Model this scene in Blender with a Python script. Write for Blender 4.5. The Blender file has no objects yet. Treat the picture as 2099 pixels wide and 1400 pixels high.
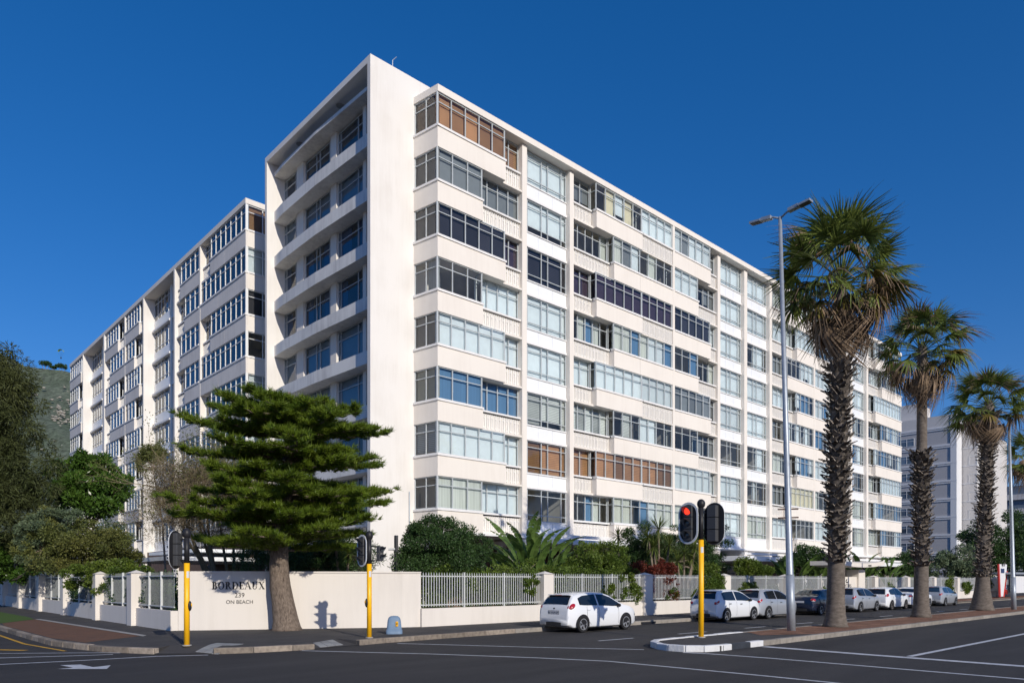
import bpy, bmesh, math, random
import numpy as np
from mathutils import Vector, Matrix, Euler
random.seed(7); rng = np.random.default_rng(7)
S = bpy.context.scene
R = math.radians
# ---------------------------------------------------------------- camera
# world axes: x = u runs along the main road facade, y = v runs up the side street; origin at the block's corner
cam = bpy.data.cameras.new('camera'); co = bpy.data.objects.new('camera', cam); S.collection.objects.link(co)
CAM = Vector((-23.99, -31.89, 1.9))
co.location = CAM; co.rotation_euler = (R(90), 0, -R(42.82))
cam.sensor_width = 36; cam.lens = 1483/2099*36; cam.shift_y = 490/2099
cam.clip_start = .2; cam.clip_end = 9000
S.camera = co
# ---------------------------------------------------------------- sky, sun, exposure
SUN_EL = 24.0; SUN_DIR = Vector((-.23, -.973))          # where the sun stands, seen from the scene
w = bpy.data.worlds.new('World'); S.world = w; w.use_nodes = True
nt = w.node_tree; nt.nodes.clear()
wo = nt.nodes.new('ShaderNodeOutputWorld'); bg = nt.nodes.new('ShaderNodeBackground'); sk = nt.nodes.new('ShaderNodeTexSky')
sk.sky_type = 'NISHITA'; sk.sun_disc = False; sk.sun_elevation = R(SUN_EL); sk.sun_rotation = math.atan2(SUN_DIR.x, SUN_DIR.y)
sk.air_density = 1.0; sk.dust_density = 0.4; sk.ozone_density = 6.0; sk.altitude = 0
gm = nt.nodes.new('ShaderNodeGamma'); gm.inputs[1].default_value = 0.8
hs = nt.nodes.new('ShaderNodeHueSaturation'); hs.inputs['Saturation'].default_value = 1.35; hs.inputs['Value'].default_value = 1.0
tn = nt.nodes.new('ShaderNodeMix'); tn.data_type = 'RGBA'; tn.blend_type = 'MULTIPLY'; tn.inputs[0].default_value = 1; tn.inputs[7].default_value = (1.18, 1.035, 1.276, 1)
nt.links.new(sk.outputs[0], gm.inputs[0]); nt.links.new(gm.outputs[0], hs.inputs['Color']); nt.links.new(hs.outputs[0], tn.inputs[6]); nt.links.new(tn.outputs[2], bg.inputs[0])
bg.inputs[1].default_value = 0.12
nt.links.new(bg.outputs[0], wo.inputs[0])
sun = bpy.data.lights.new('sun', 'SUN'); sun.energy = 3.7; sun.angle = R(.53); sun.color = (1, .92, .79)
so = bpy.data.objects.new('sun', sun); S.collection.objects.link(so)
h = SUN_DIR.normalized()*math.cos(R(SUN_EL))
so.rotation_euler = Vector((h.x, h.y, math.sin(R(SUN_EL)))).to_track_quat('Z', 'Y').to_euler()
S.view_settings.view_transform = 'Standard'; S.view_settings.look = 'None'
S.view_settings.exposure = 0; S.view_settings.gamma = 1; S.view_settings.use_curve_mapping = False
S.render.engine = 'CYCLES'
S.cycles.max_bounces = 8; S.cycles.transparent_max_bounces = 16; S.cycles.use_denoising = True
S.cycles.sample_clamp_indirect = 6
# ---------------------------------------------------------------- survey helpers (photo pixel -> place on a known plane)
FP, CX, HY, HC = 1483., 1049.5, 1190., 1.9
RX, RY, LX, LY, C0x, C0y = .7335, .6797, -.6797, .7335, -4.08, 39.7
def to_uv(X, Y):
    a, b = X-C0x, Y-C0y
    return a*RX+b*RY, a*LX+b*LY
def G(px, py, z=0.):
    Y = FP*(HC-z)/(py-HY); return to_uv((px-CX)/FP*Y, Y)
def onv(px, v):
    k = (px-CX)/FP; bx = C0x+v*LX; by = C0y+v*LY
    return (k*by-bx)/(RX-k*RY)
def onu(px, u):
    k = (px-CX)/FP; bx = C0x+u*RX; by = C0y+u*RY
    return (k*by-bx)/(LX-k*LY)
def far(px, Y): return to_uv((px-CX)/FP*Y, Y)
def zat(py, Y): return HC+(HY-py)/FP*Y
# ---------------------------------------------------------------- materials
def nodes(m): return m.node_tree.nodes, m.node_tree.links
def mat(name, col, rough=.8, metal=0., var=0., vscale=3., bump=0., bscale=40., spec=.3, emit=None, estr=1., coat=0., island=0., objvar=0., col2=None, stretch=None):
    m = bpy.data.materials.new(name); m.use_nodes = True; N, K = nodes(m)
    p = N['Principled BSDF']; p.inputs['Base Color'].default_value = (*col, 1); p.inputs['Roughness'].default_value = rough
    p.inputs['Metallic'].default_value = metal; p.inputs['Specular IOR Level'].default_value = spec
    p.inputs['Coat Weight'].default_value = coat
    if emit: p.inputs['Emission Color'].default_value = (*emit, 1); p.inputs['Emission Strength'].default_value = estr
    cur = None
    def mixc(fac, a, b, t='MIX'):
        x = N.new('ShaderNodeMix'); x.data_type = 'RGBA'; x.blend_type = t
        for i, v in ((0, fac), (6, a), (7, b)):
            if hasattr(v, 'links') or hasattr(v, 'is_linked'): K.new(v, x.inputs[i])
            elif i == 0: x.inputs[0].default_value = v
            else: x.inputs[i].default_value = (*v, 1)
        return x.outputs[2]
    cur = col
    if bump or var or col2:
        tc = N.new('ShaderNodeTexCoord'); src = tc.outputs['Object']
        if stretch:
            mp = N.new('ShaderNodeMapping'); mp.inputs['Scale'].default_value = stretch; K.new(src, mp.inputs[0]); src = mp.outputs[0]
    if var or col2:
        n1 = N.new('ShaderNodeTexNoise'); n1.inputs['Scale'].default_value = vscale; n1.inputs['Detail'].default_value = 6; n1.inputs['Roughness'].default_value = .65
        K.new(src, n1.inputs['Vector'])
        r = N.new('ShaderNodeMapRange'); r.inputs[1].default_value = .3; r.inputs[2].default_value = .7; K.new(n1.outputs[0], r.inputs[0])
        if col2: cur = mixc(r.outputs[0], cur, col2)
        else: cur = mixc(r.outputs[0], tuple(c*(1-var) for c in col), tuple(min(1, c*(1+var)) for c in col))
    if island:
        g = N.new('ShaderNodeNewGeometry'); r = N.new('ShaderNodeMapRange'); r.inputs[3].default_value = 1-island; r.inputs[4].default_value = 1+island
        K.new(g.outputs['Random Per Island'], r.inputs[0])
        cb = N.new('ShaderNodeCombineXYZ')
        for i in range(3): K.new(r.outputs[0], cb.inputs[i])
        cur = mixc(1., cur, cb.outputs[0], 'MULTIPLY')
    if objvar:
        g = N.new('ShaderNodeObjectInfo'); r = N.new('ShaderNodeMapRange'); r.inputs[3].default_value = 1-objvar; r.inputs[4].default_value = 1+objvar
        K.new(g.outputs['Random'], r.inputs[0])
        cb = N.new('ShaderNodeCombineXYZ')
        for i in range(3): K.new(r.outputs[0], cb.inputs[i])
        cur = mixc(1., cur, cb.outputs[0], 'MULTIPLY')
    if hasattr(cur, 'links'): K.new(cur, p.inputs['Base Color'])
    if bump:
        n2 = N.new('ShaderNodeTexNoise'); n2.inputs['Scale'].default_value = bscale; n2.inputs['Detail'].default_value = 4
        K.new(src, n2.inputs['Vector']); b = N.new('ShaderNodeBump'); b.inputs['Strength'].default_value = bump; b.inputs['Distance'].default_value = .02
        K.new(n2.outputs[0], b.inputs['Height']); K.new(b.outputs[0], p.inputs['Normal'])
    return m
def leafmat(name, c1, c2, island=.35, rough=.5, trans=.3, vscale=.8):
    m = mat(name, c1, rough, col2=c2, vscale=vscale, island=island, spec=.35); N, K = nodes(m)
    p = N['Principled BSDF']; t = N.new('ShaderNodeBsdfTranslucent'); mx = N.new('ShaderNodeMixShader'); mx.inputs[0].default_value = trans
    src = p.inputs['Base Color'].links[0].from_socket
    K.new(src, t.inputs[0]); K.new(p.outputs[0], mx.inputs[1]); K.new(t.outputs[0], mx.inputs[2]); K.new(mx.outputs[0], N['Material Output'].inputs[0])
    return m
def glassmat(name, tint=(.90, .93, .94), refl=1.6, gloss=(1, 1, 1)):
    m = bpy.data.materials.new(name); m.use_nodes = True; N, K = nodes(m); N.remove(N['Principled BSDF'])
    t = N.new('ShaderNodeBsdfTransparent'); t.inputs[0].default_value = (*tint, 1)
    g = N.new('ShaderNodeBsdfGlossy'); g.inputs['Roughness'].default_value = .015; g.inputs[0].default_value = (*gloss, 1)
    f = N.new('ShaderNodeFresnel'); f.inputs[0].default_value = refl
    # slight waviness of old panes
    tc = N.new('ShaderNodeTexCoord'); n = N.new('ShaderNodeTexNoise'); n.inputs['Scale'].default_value = .9; K.new(tc.outputs['Object'], n.inputs[0])
    b = N.new('ShaderNodeBump'); b.inputs['Strength'].default_value = .12; b.inputs['Distance'].default_value = .05; K.new(n.outputs[0], b.inputs['Height']); K.new(b.outputs[0], g.inputs['Normal'])
    x = N.new('ShaderNodeMixShader'); K.new(f.outputs[0], x.inputs[0]); K.new(t.outputs[0], x.inputs[1]); K.new(g.outputs[0], x.inputs[2]); K.new(x.outputs[0], N['Material Output'].inputs[0])
    return m
def streaky(name, col, dark, amt=.35, rough=.85, bump=.15):
    """painted render with faint vertical run-off streaks and patches"""
    m = mat(name, col, rough, bump=bump, bscale=25, spec=.2); N, K = nodes(m); p = N['Principled BSDF']
    tc = N.new('ShaderNodeTexCoord'); mp = N.new('ShaderNodeMapping'); mp.inputs['Scale'].default_value = (1.6, 1.6, .12); K.new(tc.outputs['Object'], mp.inputs[0])
    n = N.new('ShaderNodeTexNoise'); n.inputs['Scale'].default_value = 2.2; n.inputs['Detail'].default_value = 8; n.inputs['Roughness'].default_value = .7; K.new(mp.outputs[0], n.inputs[0])
    n2 = N.new('ShaderNodeTexNoise'); n2.inputs['Scale'].default_value = .5; n2.inputs['Detail'].default_value = 5; K.new(tc.outputs['Object'], n2.inputs[0])
    mu = N.new('ShaderNodeMath'); mu.operation = 'MULTIPLY'; K.new(n.outputs[0], mu.inputs[0]); K.new(n2.outputs[0], mu.inputs[1])
    r = N.new('ShaderNodeMapRange'); r.inputs[1].default_value = .2; r.inputs[2].default_value = .42; r.inputs[4].default_value = amt; K.new(mu.outputs[0], r.inputs[0])
    x = N.new('ShaderNodeMix'); x.data_type = 'RGBA'; x.inputs[6].default_value = (*col, 1); x.inputs[7].default_value = (*dark, 1)
    K.new(r.outputs[0], x.inputs[0]); K.new(x.outputs[2], p.inputs['Base Color']); return m
def venetian(name, col, scale=60., depth=.35):
    m = mat(name, col, .6); N, K = nodes(m); p = N['Principled BSDF']
    tc = N.new('ShaderNodeTexCoord'); s = N.new('ShaderNodeSeparateXYZ'); K.new(tc.outputs['Object'], s.inputs[0])
    mu = N.new('ShaderNodeMath'); mu.operation = 'MULTIPLY'; mu.inputs[1].default_value = scale; K.new(s.outputs[2], mu.inputs[0])
    sn = N.new('ShaderNodeMath'); sn.operation = 'SINE'; K.new(mu.outputs[0], sn.inputs[0])
    r = N.new('ShaderNodeMapRange'); r.inputs[1].default_value = -1; r.inputs[2].default_value = 1; r.inputs[3].default_value = 1-depth; r.inputs[4].default_value = 1; K.new(sn.outputs[0], r.inputs[0])
    cb = N.new('ShaderNodeCombineXYZ')
    for i in range(3): K.new(r.outputs[0], cb.inputs[i])
    n = N.new('ShaderNodeTexNoise'); n.inputs['Scale'].default_value = 1.2; K.new(tc.outputs['Object'], n.inputs[0])
    y = N.new('ShaderNodeMix'); y.data_type = 'RGBA'; y.inputs[6].default_value = (*[c*.7 for c in col], 1); y.inputs[7].default_value = (*[min(1, c*1.25) for c in col], 1); K.new(n.outputs[0], y.inputs[0])
    x = N.new('ShaderNodeMix'); x.data_type = 'RGBA'; x.blend_type = 'MULTIPLY'; x.inputs[0].default_value = 1
    K.new(y.outputs[2], x.inputs[6]); K.new(cb.outputs[0], x.inputs[7]); K.new(x.outputs[2], p.inputs['Base Color'])
    oi = N.new('ShaderNodeObjectInfo'); r2 = N.new('ShaderNodeMapRange'); r2.inputs[3].default_value = .55; r2.inputs[4].default_value = 1.35; K.new(oi.outputs['Random'], r2.inputs[0])
    c2 = N.new('ShaderNodeCombineXYZ'); [K.new(r2.outputs[0], c2.inputs[i]) for i in range(3)]
    x2 = N.new('ShaderNodeMix'); x2.data_type = 'RGBA'; x2.blend_type = 'MULTIPLY'; x2.inputs[0].default_value = 1; K.new(x.outputs[2], x2.inputs[6]); K.new(c2.outputs[0], x2.inputs[7]); K.new(x2.outputs[2], p.inputs['Base Color']); return m
def curtain(name, col, depth=.3):
    m = mat(name, col, .8); N, K = nodes(m); p = N['Principled BSDF']
    tc = N.new('ShaderNodeTexCoord'); mp = N.new('ShaderNodeMapping'); mp.inputs['Scale'].default_value = (9, 9, .2); K.new(tc.outputs['Object'], mp.inputs[0])
    n = N.new('ShaderNodeTexNoise'); n.inputs['Scale'].default_value = 1.; n.inputs['Detail'].default_value = 1; K.new(mp.outputs[0], n.inputs[0])
    x = N.new('ShaderNodeMix'); x.data_type = 'RGBA'; x.inputs[6].default_value = (*[c*(1-depth) for c in col], 1); x.inputs[7].default_value = (*col, 1)
    K.new(n.outputs[0], x.inputs[0]); K.new(x.outputs[2], p.inputs['Base Color']); return m
M = {}
M['cream'] = streaky('cream_render', (.83, .78, .715), (.62, .56, .50), .28)
M['gable'] = streaky('white_render', (.81, .785, .75), (.64, .60, .55), .42)
M['balc'] = streaky('balcony_render', (.78, .77, .75), (.42, .41, .41), .6, bump=.35)
M['band'] = streaky('side_band_render', (.76, .72, .68), (.5, .47, .45), .45, bump=.3)
M['white'] = mat('white_paint', (.82, .83, .84), .5, var=.04)
M['panel'] = mat('white_panel', (.86, .88, .90), .35, var=.02, spec=.4)
M['screen'] = mat('precast_screen', (.82, .795, .755), .6, var=.03)
M['sill'] = mat('sill_paint', (.82, .81, .80), .6, var=.05)
M['frame'] = mat('window_frame_metal', (.50, .54, .56), .45, var=.08, spec=.5)
M['framew'] = mat('window_frame_white', (.78, .80, .81), .45, spec=.5)
M['glass'] = glassmat('window_glass')
M['glassl'] = glassmat('side_window_glass', (.6, .7, .75), 1.6)
M['inner'] = mat('interior_wall_paint', (.68, .66, .62), .9, var=.12, vscale=1)
M['innerf'] = mat('interior_floor', (.30, .24, .19), .8)
M['b_w'] = mat('pale_roller_blind', (.60, .66, .70), .8, var=.05, objvar=.12)
M['b_g'] = mat('grey_roller_blind', (.19, .21, .23), .8, var=.05, objvar=.2)
M['b_d'] = venetian('dark_slatted_blind', (.045, .045, .06))
M['b_p'] = mat('purple_blind', (.055, .038, .065), .8, var=.2)
M['b_o'] = venetian('orange_timber_blind', (.42, .235, .12), 55)
M['b_v'] = venetian('white_slatted_blind', (.70, .74, .73), 60, .5)
M['b_u'] = curtain('blue_curtain', (.13, .26, .44))
M['b_c'] = curtain('white_curtain', (.74, .78, .74), .55)
M['b_y'] = mat('cream_blind', (.64, .60, .46), .8, var=.05)
M['b_t'] = mat('taupe_blind', (.36, .32, .28), .8, var=.1, vscale=.6)
M['roof'] = mat('roof_felt', (.25, .24, .23), .9)
M['asphalt'] = mat('asphalt', (.036, .034, .034), .85, col2=(.066, .062, .060), vscale=.5, bump=.6, bscale=150, spec=.3, stretch=(.22, 1.3, 1))
M['asphalt2'] = mat('pavement_asphalt', (.055, .052, .052), .9, col2=(.085, .08, .078), vscale=.9, bump=.5, bscale=90)
M['line'] = mat('white_road_paint', (.55, .56, .58), .6, var=.25, vscale=6, bump=.2)
M['yline'] = mat('yellow_road_paint', (.62, .34, .03), .6, var=.25, vscale=6)
M['kerb'] = mat('granite_kerb', (.33, .28, .225), .9, col2=(.18, .15, .125), vscale=9, bump=.6, bscale=30, objvar=.3)
M['kerbc'] = mat('concrete_kerb', (.34, .31, .27), .9, col2=(.22, .20, .175), vscale=4, bump=.5, bscale=30, objvar=.16)
M['kerbw'] = mat('white_painted_kerb', (.72, .73, .74), .6, col2=(.62, .62, .62), vscale=4, bump=1.0, bscale=10)
M['kerbk'] = mat('black_painted_kerb', (.035, .04, .05), .6, var=.3, bump=.4)
M['conc'] = mat('concrete', (.36, .35, .33), .9, var=.15, bump=.3)
M['tact'] = mat('tactile_tile', (.40, .41, .40), .8, col2=(.22, .22, .22), vscale=1.6, bump=1, bscale=12)
M['soil'] = mat('garden_soil', (.07, .055, .04), 1, var=.3)
M['verge'] = mat('red_gravel_verge', (.20, .10, .06), 1, col2=(.13, .075, .052), vscale=2.5, bump=.8, bscale=60)
M['wallc'] = streaky('boundary_wall_paint', (.74, .695, .64), (.52, .48, .43), .32)
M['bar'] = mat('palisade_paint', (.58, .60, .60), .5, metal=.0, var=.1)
M['bar_shade'] = mat('shade_darkened_bar_paint', (.24, .26, .27), .5, var=.1)  # same bar paint, darkened so the colour carries the side street's shade
M['yellow'] = mat('yellow_pole_paint', (.95, .50, .01), .4, spec=.5, var=.05)
M['black'] = mat('black_plastic', (.02, .02, .023), .45, var=.2)
M['dk'] = mat('dark_grey_plastic', (.06, .062, .068), .5)
M['reflw'] = mat('white_border', (.62, .64, .66), .5, var=.08)
M['lensoff'] = mat('unlit_lens', (.05, .06, .07), .1, spec=.8)
M['grey'] = mat('lens_hood_inside', (.22, .25, .29), .6)
M['red_on'] = mat('red_lamp_lit', (.8, .03, .02), .3, emit=(1, .035, .015), estr=2.2)
M['galv'] = mat('galvanised_steel', (.36, .40, .45), .45, metal=.35, var=.12, vscale=8, spec=.5)
M['rust'] = mat('rusty_steel', (.12, .075, .06), .8, var=.3)
M['bluebox'] = mat('blue_grey_plastic', (.16, .24, .35), .55, var=.1)
M['bark'] = mat('pine_bark', (.07, .052, .042), 1, col2=(.27, .215, .17), vscale=20, bump=1.0, bscale=30, stretch=(1, 1, .35))
M['barkg'] = mat('grey_brown_bark', (.17, .13, .10), 1, col2=(.28, .23, .18), vscale=9, bump=.8, bscale=20)
M['twig'] = mat('bare_twig', (.15, .115, .07), 1, col2=(.23, .19, .12), vscale=3)
M['palmb'] = mat('palm_trunk_bark', (.09, .075, .062), 1, col2=(.20, .17, .145), vscale=5, bump=1., bscale=14, stretch=(1, 1, 2.2))
M['boot'] = mat('palm_leaf_base', (.10, .082, .07), .95, col2=(.27, .235, .20), vscale=6, island=.6, bump=.5)
M['pfr'] = leafmat('palm_frond_green', (.085, .13, .03), (.18, .22, .05), .4, .4, .25)
M['pfy'] = leafmat('palm_frond_yellowing', (.16, .15, .03), (.25, .19, .05), .4, .5, .3)
M['pfd'] = leafmat('palm_frond_dead', (.15, .095, .055), (.30, .22, .15), .4, .8, .2)
M['pine'] = leafmat('pine_needles', (.085, .15, .012), (.18, .24, .022), .55, .5, .35, 2.0)
M['casu'] = leafmat('dark_olive_needles', (.038, .054, .015), (.085, .098, .030), .4, .7, .2, .4)
M['gloss'] = leafmat('glossy_green_leaves', (.04, .095, .018), (.10, .18, .03), .4, .25, .25)
M['hedge'] = leafmat('dark_green_leaves', (.03, .07, .02), (.07, .125, .036), .45, .45, .25)
M['olive'] = leafmat('yellow_green_leaves', (.10, .13, .035), (.17, .17, .045), .45, .55, .3)
M['sage'] = leafmat('grey_green_leaves', (.10, .15, .085), (.15, .19, .10), .4, .6, .25)
M['lime'] = leafmat('lime_green_leaves', (.075, .135, .02), (.15, .20, .03), .45, .5, .35)
M['redl'] = leafmat('dark_red_leaves', (.11, .02, .014), (.20, .045, .025), .5, .5, .3)
M['banana'] = leafmat('paddle_leaf_green', (.06, .12, .025), (.13, .20, .05), .3, .35, .35)
M['yucca'] = leafmat('sword_leaf_green', (.10, .15, .03), (.19, .22, .06), .4, .45, .3)
M['dead'] = leafmat('dry_leaves', (.20, .15, .06), (.28, .2, .09), .4, .8, .3)
M['grass'] = mat('short_grass', (.055, .11, .02), 1, col2=(.09, .15, .03), vscale=12, bump=1, bscale=80)
M['tyre'] = mat('tyre_rubber', (.018, .018, .02), .8)
M['rim'] = mat('alloy_rim', (.55, .56, .58), .35, metal=.7)
M['rimd'] = mat('dusty_rim', (.26, .23, .21), .5, metal=.5)
M['cglass'] = mat('dark_car_glass', (.012, .016, .022), .04, spec=.8)
M['cglassb'] = mat('blue_tinted_car_glass', (.02, .045, .085), .05, spec=.8)
M['tail'] = mat('red_tail_lens', (.42, .012, .02), .15, coat=1, spec=.6)
M['tailo'] = mat('amber_tail_lens', (.8, .22, .03), .15, coat=1)
M['plate'] = mat('number_plate', (.62, .63, .66), .5)
M['ink'] = mat('dark_lettering', (.02, .02, .024), .5)
M['chrome'] = mat('chrome', (.7, .7, .7), .15, metal=1)
M['bumper'] = mat('dark_bumper_plastic', (.025, .026, .028), .6)
M['c_white'] = mat('white_car_paint', (.78, .80, .83), .3, coat=.8, spec=.5)
M['c_silver'] = mat('silver_car_paint', (.42, .45, .50), .3, metal=.35, coat=.8)
M['c_navy'] = mat('navy_car_paint', (.012, .018, .04), .2, coat=1)
M['redp'] = mat('red_sign_paint', (.55, .05, .04), .4)
M['brickg'] = mat('grey_textured_brick', (.52, .51, .52), .9, col2=(.40, .395, .40), vscale=25, bump=.6, bscale=40)
M['lgrey'] = mat('light_grey_render', (.62, .60, .585), .8, var=.05)
M['offw'] = mat('off_white_band', (.72, .73, .75), .7, var=.03)
M['brown'] = mat('brown_ground_floor_wall', (.20, .135, .105), .9, var=.15)
M['hill'] = None
# ---------------------------------------------------------------- mesh helpers
def link(o): S.collection.objects.link(o); return o
def mesh_obj(name, verts, faces, mats, parent=None, smooth=False, midx=None):
    me = bpy.data.meshes.new(name); me.from_pydata([tuple(v) for v in verts], [], faces)
    for m in (mats if isinstance(mats, (list, tuple)) else [mats]): me.materials.append(m)
    if midx: me.polygons.foreach_set('material_index', midx)
    if smooth: me.polygons.foreach_set('use_smooth', [True]*len(me.polygons))
    o = link(bpy.data.objects.new(name, me))
    if parent: attach(o, parent)
    return o
def attach(o, parent):
    o.parent = parent          # children are given in world coordinates unless the parent sits away from the origin
    if 'org' in parent.keys(): o.matrix_parent_inverse = Matrix.Translation(-Vector(parent['org']))
def quads_obj(name, V, m, parent=None, tri=False):
    """V: (n,4,3) or (n,3,3) array -> one mesh"""
    V = np.asarray(V, dtype=np.float32); n, k = V.shape[:2]
    me = bpy.data.meshes.new(name); me.vertices.add(n*k); me.vertices.foreach_set('co', V.reshape(-1))
    me.loops.add(n*k); me.loops.foreach_set('vertex_index', np.arange(n*k, dtype=np.int32))
    me.polygons.add(n); me.polygons.foreach_set('loop_start', np.arange(0, n*k, k, dtype=np.int32)); me.polygons.foreach_set('loop_total', np.full(n, k, dtype=np.int32))
    me.update(calc_edges=True)
    for x in (m if isinstance(m, (list, tuple)) else [m]): me.materials.append(x)
    o = link(bpy.data.objects.new(name, me))
    if parent: attach(o, parent)
    return o
class MB:
    def __init__(s): s.v = []; s.f = []; s.m = []
    def ob(s, O, d, a0, a1, b0, b1, z0, z1, mi=0):
        """box in a frame: origin O, along d, outward n = d rotated clockwise"""
        n = (d[1], -d[0]); i = len(s.v)
        for z in (z0, z1):
            for a, b in ((a0, b0), (a1, b0), (a1, b1), (a0, b1)):
                s.v.append((O[0]+d[0]*a+n[0]*b, O[1]+d[1]*a+n[1]*b, z))
        s.f += [(i, i+3, i+2, i+1), (i+4, i+5, i+6, i+7), (i, i+1, i+5, i+4), (i+1, i+2, i+6, i+5), (i+2, i+3, i+7, i+6), (i+3, i, i+4, i+7)]
        s.m += [mi]*6
        return s
    def box(s, x0, x1, y0, y1, z0, z1, mi=0): return s.ob((0, 0), (1, 0), x0, x1, -y1, -y0, z0, z1, mi)
    def quad(s, p, mi=0):
        i = len(s.v); s.v += [tuple(x) for x in p]; s.f.append(tuple(range(i, i+len(p)))); s.m.append(mi); return s
    def prism(s, poly, z0, z1, mi=0, top=True):
        i = len(s.v); n = len(poly); s.v += [(x, y, z0) for x, y in poly]+[(x, y, z1) for x, y in poly]
        for k in range(n): s.f.append((i+k, i+(k+1) % n, i+n+(k+1) % n, i+n+k)); s.m.append(mi)
        s.f.append(tuple(range(i+n-1, i-1, -1))); s.f.append(tuple(range(i+n, i+2*n))); s.m += [mi]*2
        return s
    def tube(s, pts, radii, k=8, mi=0, cap=True):
        pts = [Vector(p) for p in pts]; i0 = len(s.v); up = Vector((.13, .27, .95))
        for j, p in enumerate(pts):
            t = (pts[min(j+1, len(pts)-1)]-pts[max(j-1, 0)]).normalized()
            a = t.cross(up);
            if a.length < .05: a = t.cross(Vector((1, 0, 0)))
            a.normalize(); b = t.cross(a); r = radii[j] if hasattr(radii, '__len__') else radii
            for q in range(k):
                g = 2*math.pi*q/k; s.v.append(tuple(p+a*math.cos(g)*r+b*math.sin(g)*r))
        for j in range(len(pts)-1):
            for q in range(k):
                s.f.append((i0+j*k+q, i0+j*k+(q+1) % k, i0+(j+1)*k+(q+1) % k, i0+(j+1)*k+q)); s.m.append(mi)
        if cap:
            s.f.append(tuple(i0+q for q in range(k))[::-1]); s.f.append(tuple(i0+(len(pts)-1)*k+q for q in range(k))); s.m += [mi]*2
        return s
    def add(s, verts, faces, mi=0):
        i = len(s.v); s.v += [tuple(v) for v in verts]; s.f += [tuple(i+q for q in f) for f in faces]; s.m += [mi]*len(faces); return s
    def build(s, name, mats, parent=None, smooth=False, bevel=0.):
        o = mesh_obj(name, s.v, s.f, mats, parent, smooth, s.m)
        if bevel:
            b = o.modifiers.new('bevel', 'BEVEL'); b.width = bevel; b.segments = 2; b.limit_method = 'ANGLE'
        return o
def thing(name, label, cat, org=(0, 0, 0), group=None):
    o = bpy.data.objects.new(name, None); o.empty_display_size = .3; link(o); o.location = org; o['org'] = list(org)
    o['label'] = label; o['category'] = cat
    if group: o['group'] = group
    return o
def tag(o, label, cat, group=None):
    o['label'] = label; o['category'] = cat
    if group: o['group'] = group
    return o
def struct(o, kind='structure'): o['kind'] = kind; return o
def ellip(c, r, nu=12, nv=8):
    V, F = [], []
    for j in range(nv+1):
        t = math.pi*j/nv
        for i in range(nu):
            p = 2*math.pi*i/nu; V.append((c[0]+r[0]*math.sin(t)*math.cos(p), c[1]+r[1]*math.sin(t)*math.sin(p), c[2]+r[2]*math.cos(t)))
    for j in range(nv):
        for i in range(nu): F.append((j*nu+i, (j+1)*nu+i, (j+1)*nu+(i+1) % nu, j*nu+(i+1) % nu))
    return V, F
# ================================================================ GROUND, ROADS, PAVEMENT
gs = MB(); gs.quad([(-6000, -6000, -.06), (6000, -6000, -.06), (6000, 6000, -.06), (-6000, 6000, -.06)])
struct(gs.build('ground', M['soil']))
rd = MB(); rd.quad([(-300, -38, 0), (400, -38, 0), (400, -12, 0), (-300, -12, 0)]); rd.quad([(-27.5, -12, 0), (-15, -12, 0), (-15, 300, 0), (-27.5, 300, 0)])
struct(rd.build('road', M['asphalt']))
struct(MB().box(-300, 400, -60, -38, -.05, .14).build('pavement', M['asphalt2']))
struct(MB().box(-300, -27.5, -12, 300, -.05, .14).build('ground', M['asphalt2']))
KL = [(-19.5, 60), (-19.5, 20), (-19.5, 2), (-19.5, -3.5), (-19.45, -7.2), (-19.2, -8.72), (-18.85, -10.3), (-18.03, -11.81)]
K2 = [(-16.91, -12.84), (-16.0, -13.22), (-14.98, -13.38), (-14.34, -13.40)]
K3 = [(-12.79, -13.17), (-11.76, -12.98), (-9.5, -12.85), (-7.5, -12.75), (-6.0, -12.64), (75, -12.62)]
pv = bpy.data.meshes.new('pavement'); bm = bmesh.new()
outline = [(-19.5, 300)]+KL+[(-17.35, -10.95), (-16.25, -11.85)]+K2+[(-14.15, -12.2), (-12.95, -12.0)]+K3+[(400, -12.62), (400, 300)]
vs = [bm.verts.new((x, y, .14)) for x, y in outline]
from mathutils.geometry import tessellate_polygon
for tri in tessellate_polygon([[Vector((x, y, 0)) for x, y in outline]]): bm.faces.new([vs[i] for i in tri])
lo = [bm.verts.new((x, y, -.05)) for x, y in outline]
for i in range(len(vs)-1): bm.faces.new((vs[i], vs[i+1], lo[i+1], lo[i]))
for a, b, c, d in (((-18.03, -11.81), (-16.91, -12.84), (-16.25, -11.85), (-17.35, -10.95)), ((-14.34, -13.4), (-12.79, -13.17), (-12.95, -12.0), (-14.15, -12.2))):
    ramp_ = [bm.verts.new((*a, .012)), bm.verts.new((*b, .012)), bm.verts.new((*c, .141)), bm.verts.new((*d, .141))]
    bm.faces.new(ramp_); 
bmesh.ops.triangulate(bm, faces=[f for f in bm.faces if len(f.verts) > 4]); bm.normal_update()
for f in bm.faces:
    if abs(f.normal.z) > .5 and f.normal.z < 0: f.normal_flip()
bm.to_mesh(pv); bm.free(); pv.materials.append(M['asphalt2']); pav = struct(link(bpy.data.objects.new('pavement', pv)))
def resample(pts, step):
    out = []
    for (x0, y0), (x1, y1) in zip(pts, pts[1:]):
        L = math.hypot(x1-x0, y1-y0); n = max(1, round(L/step))
        for k in range(n): out.append(((x0+(x1-x0)*k/n, y0+(y1-y0)*k/n), (x0+(x1-x0)*(k+1)/n, y0+(y1-y0)*(k+1)/n)))
    return out
kerb_meshes = {}
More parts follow.
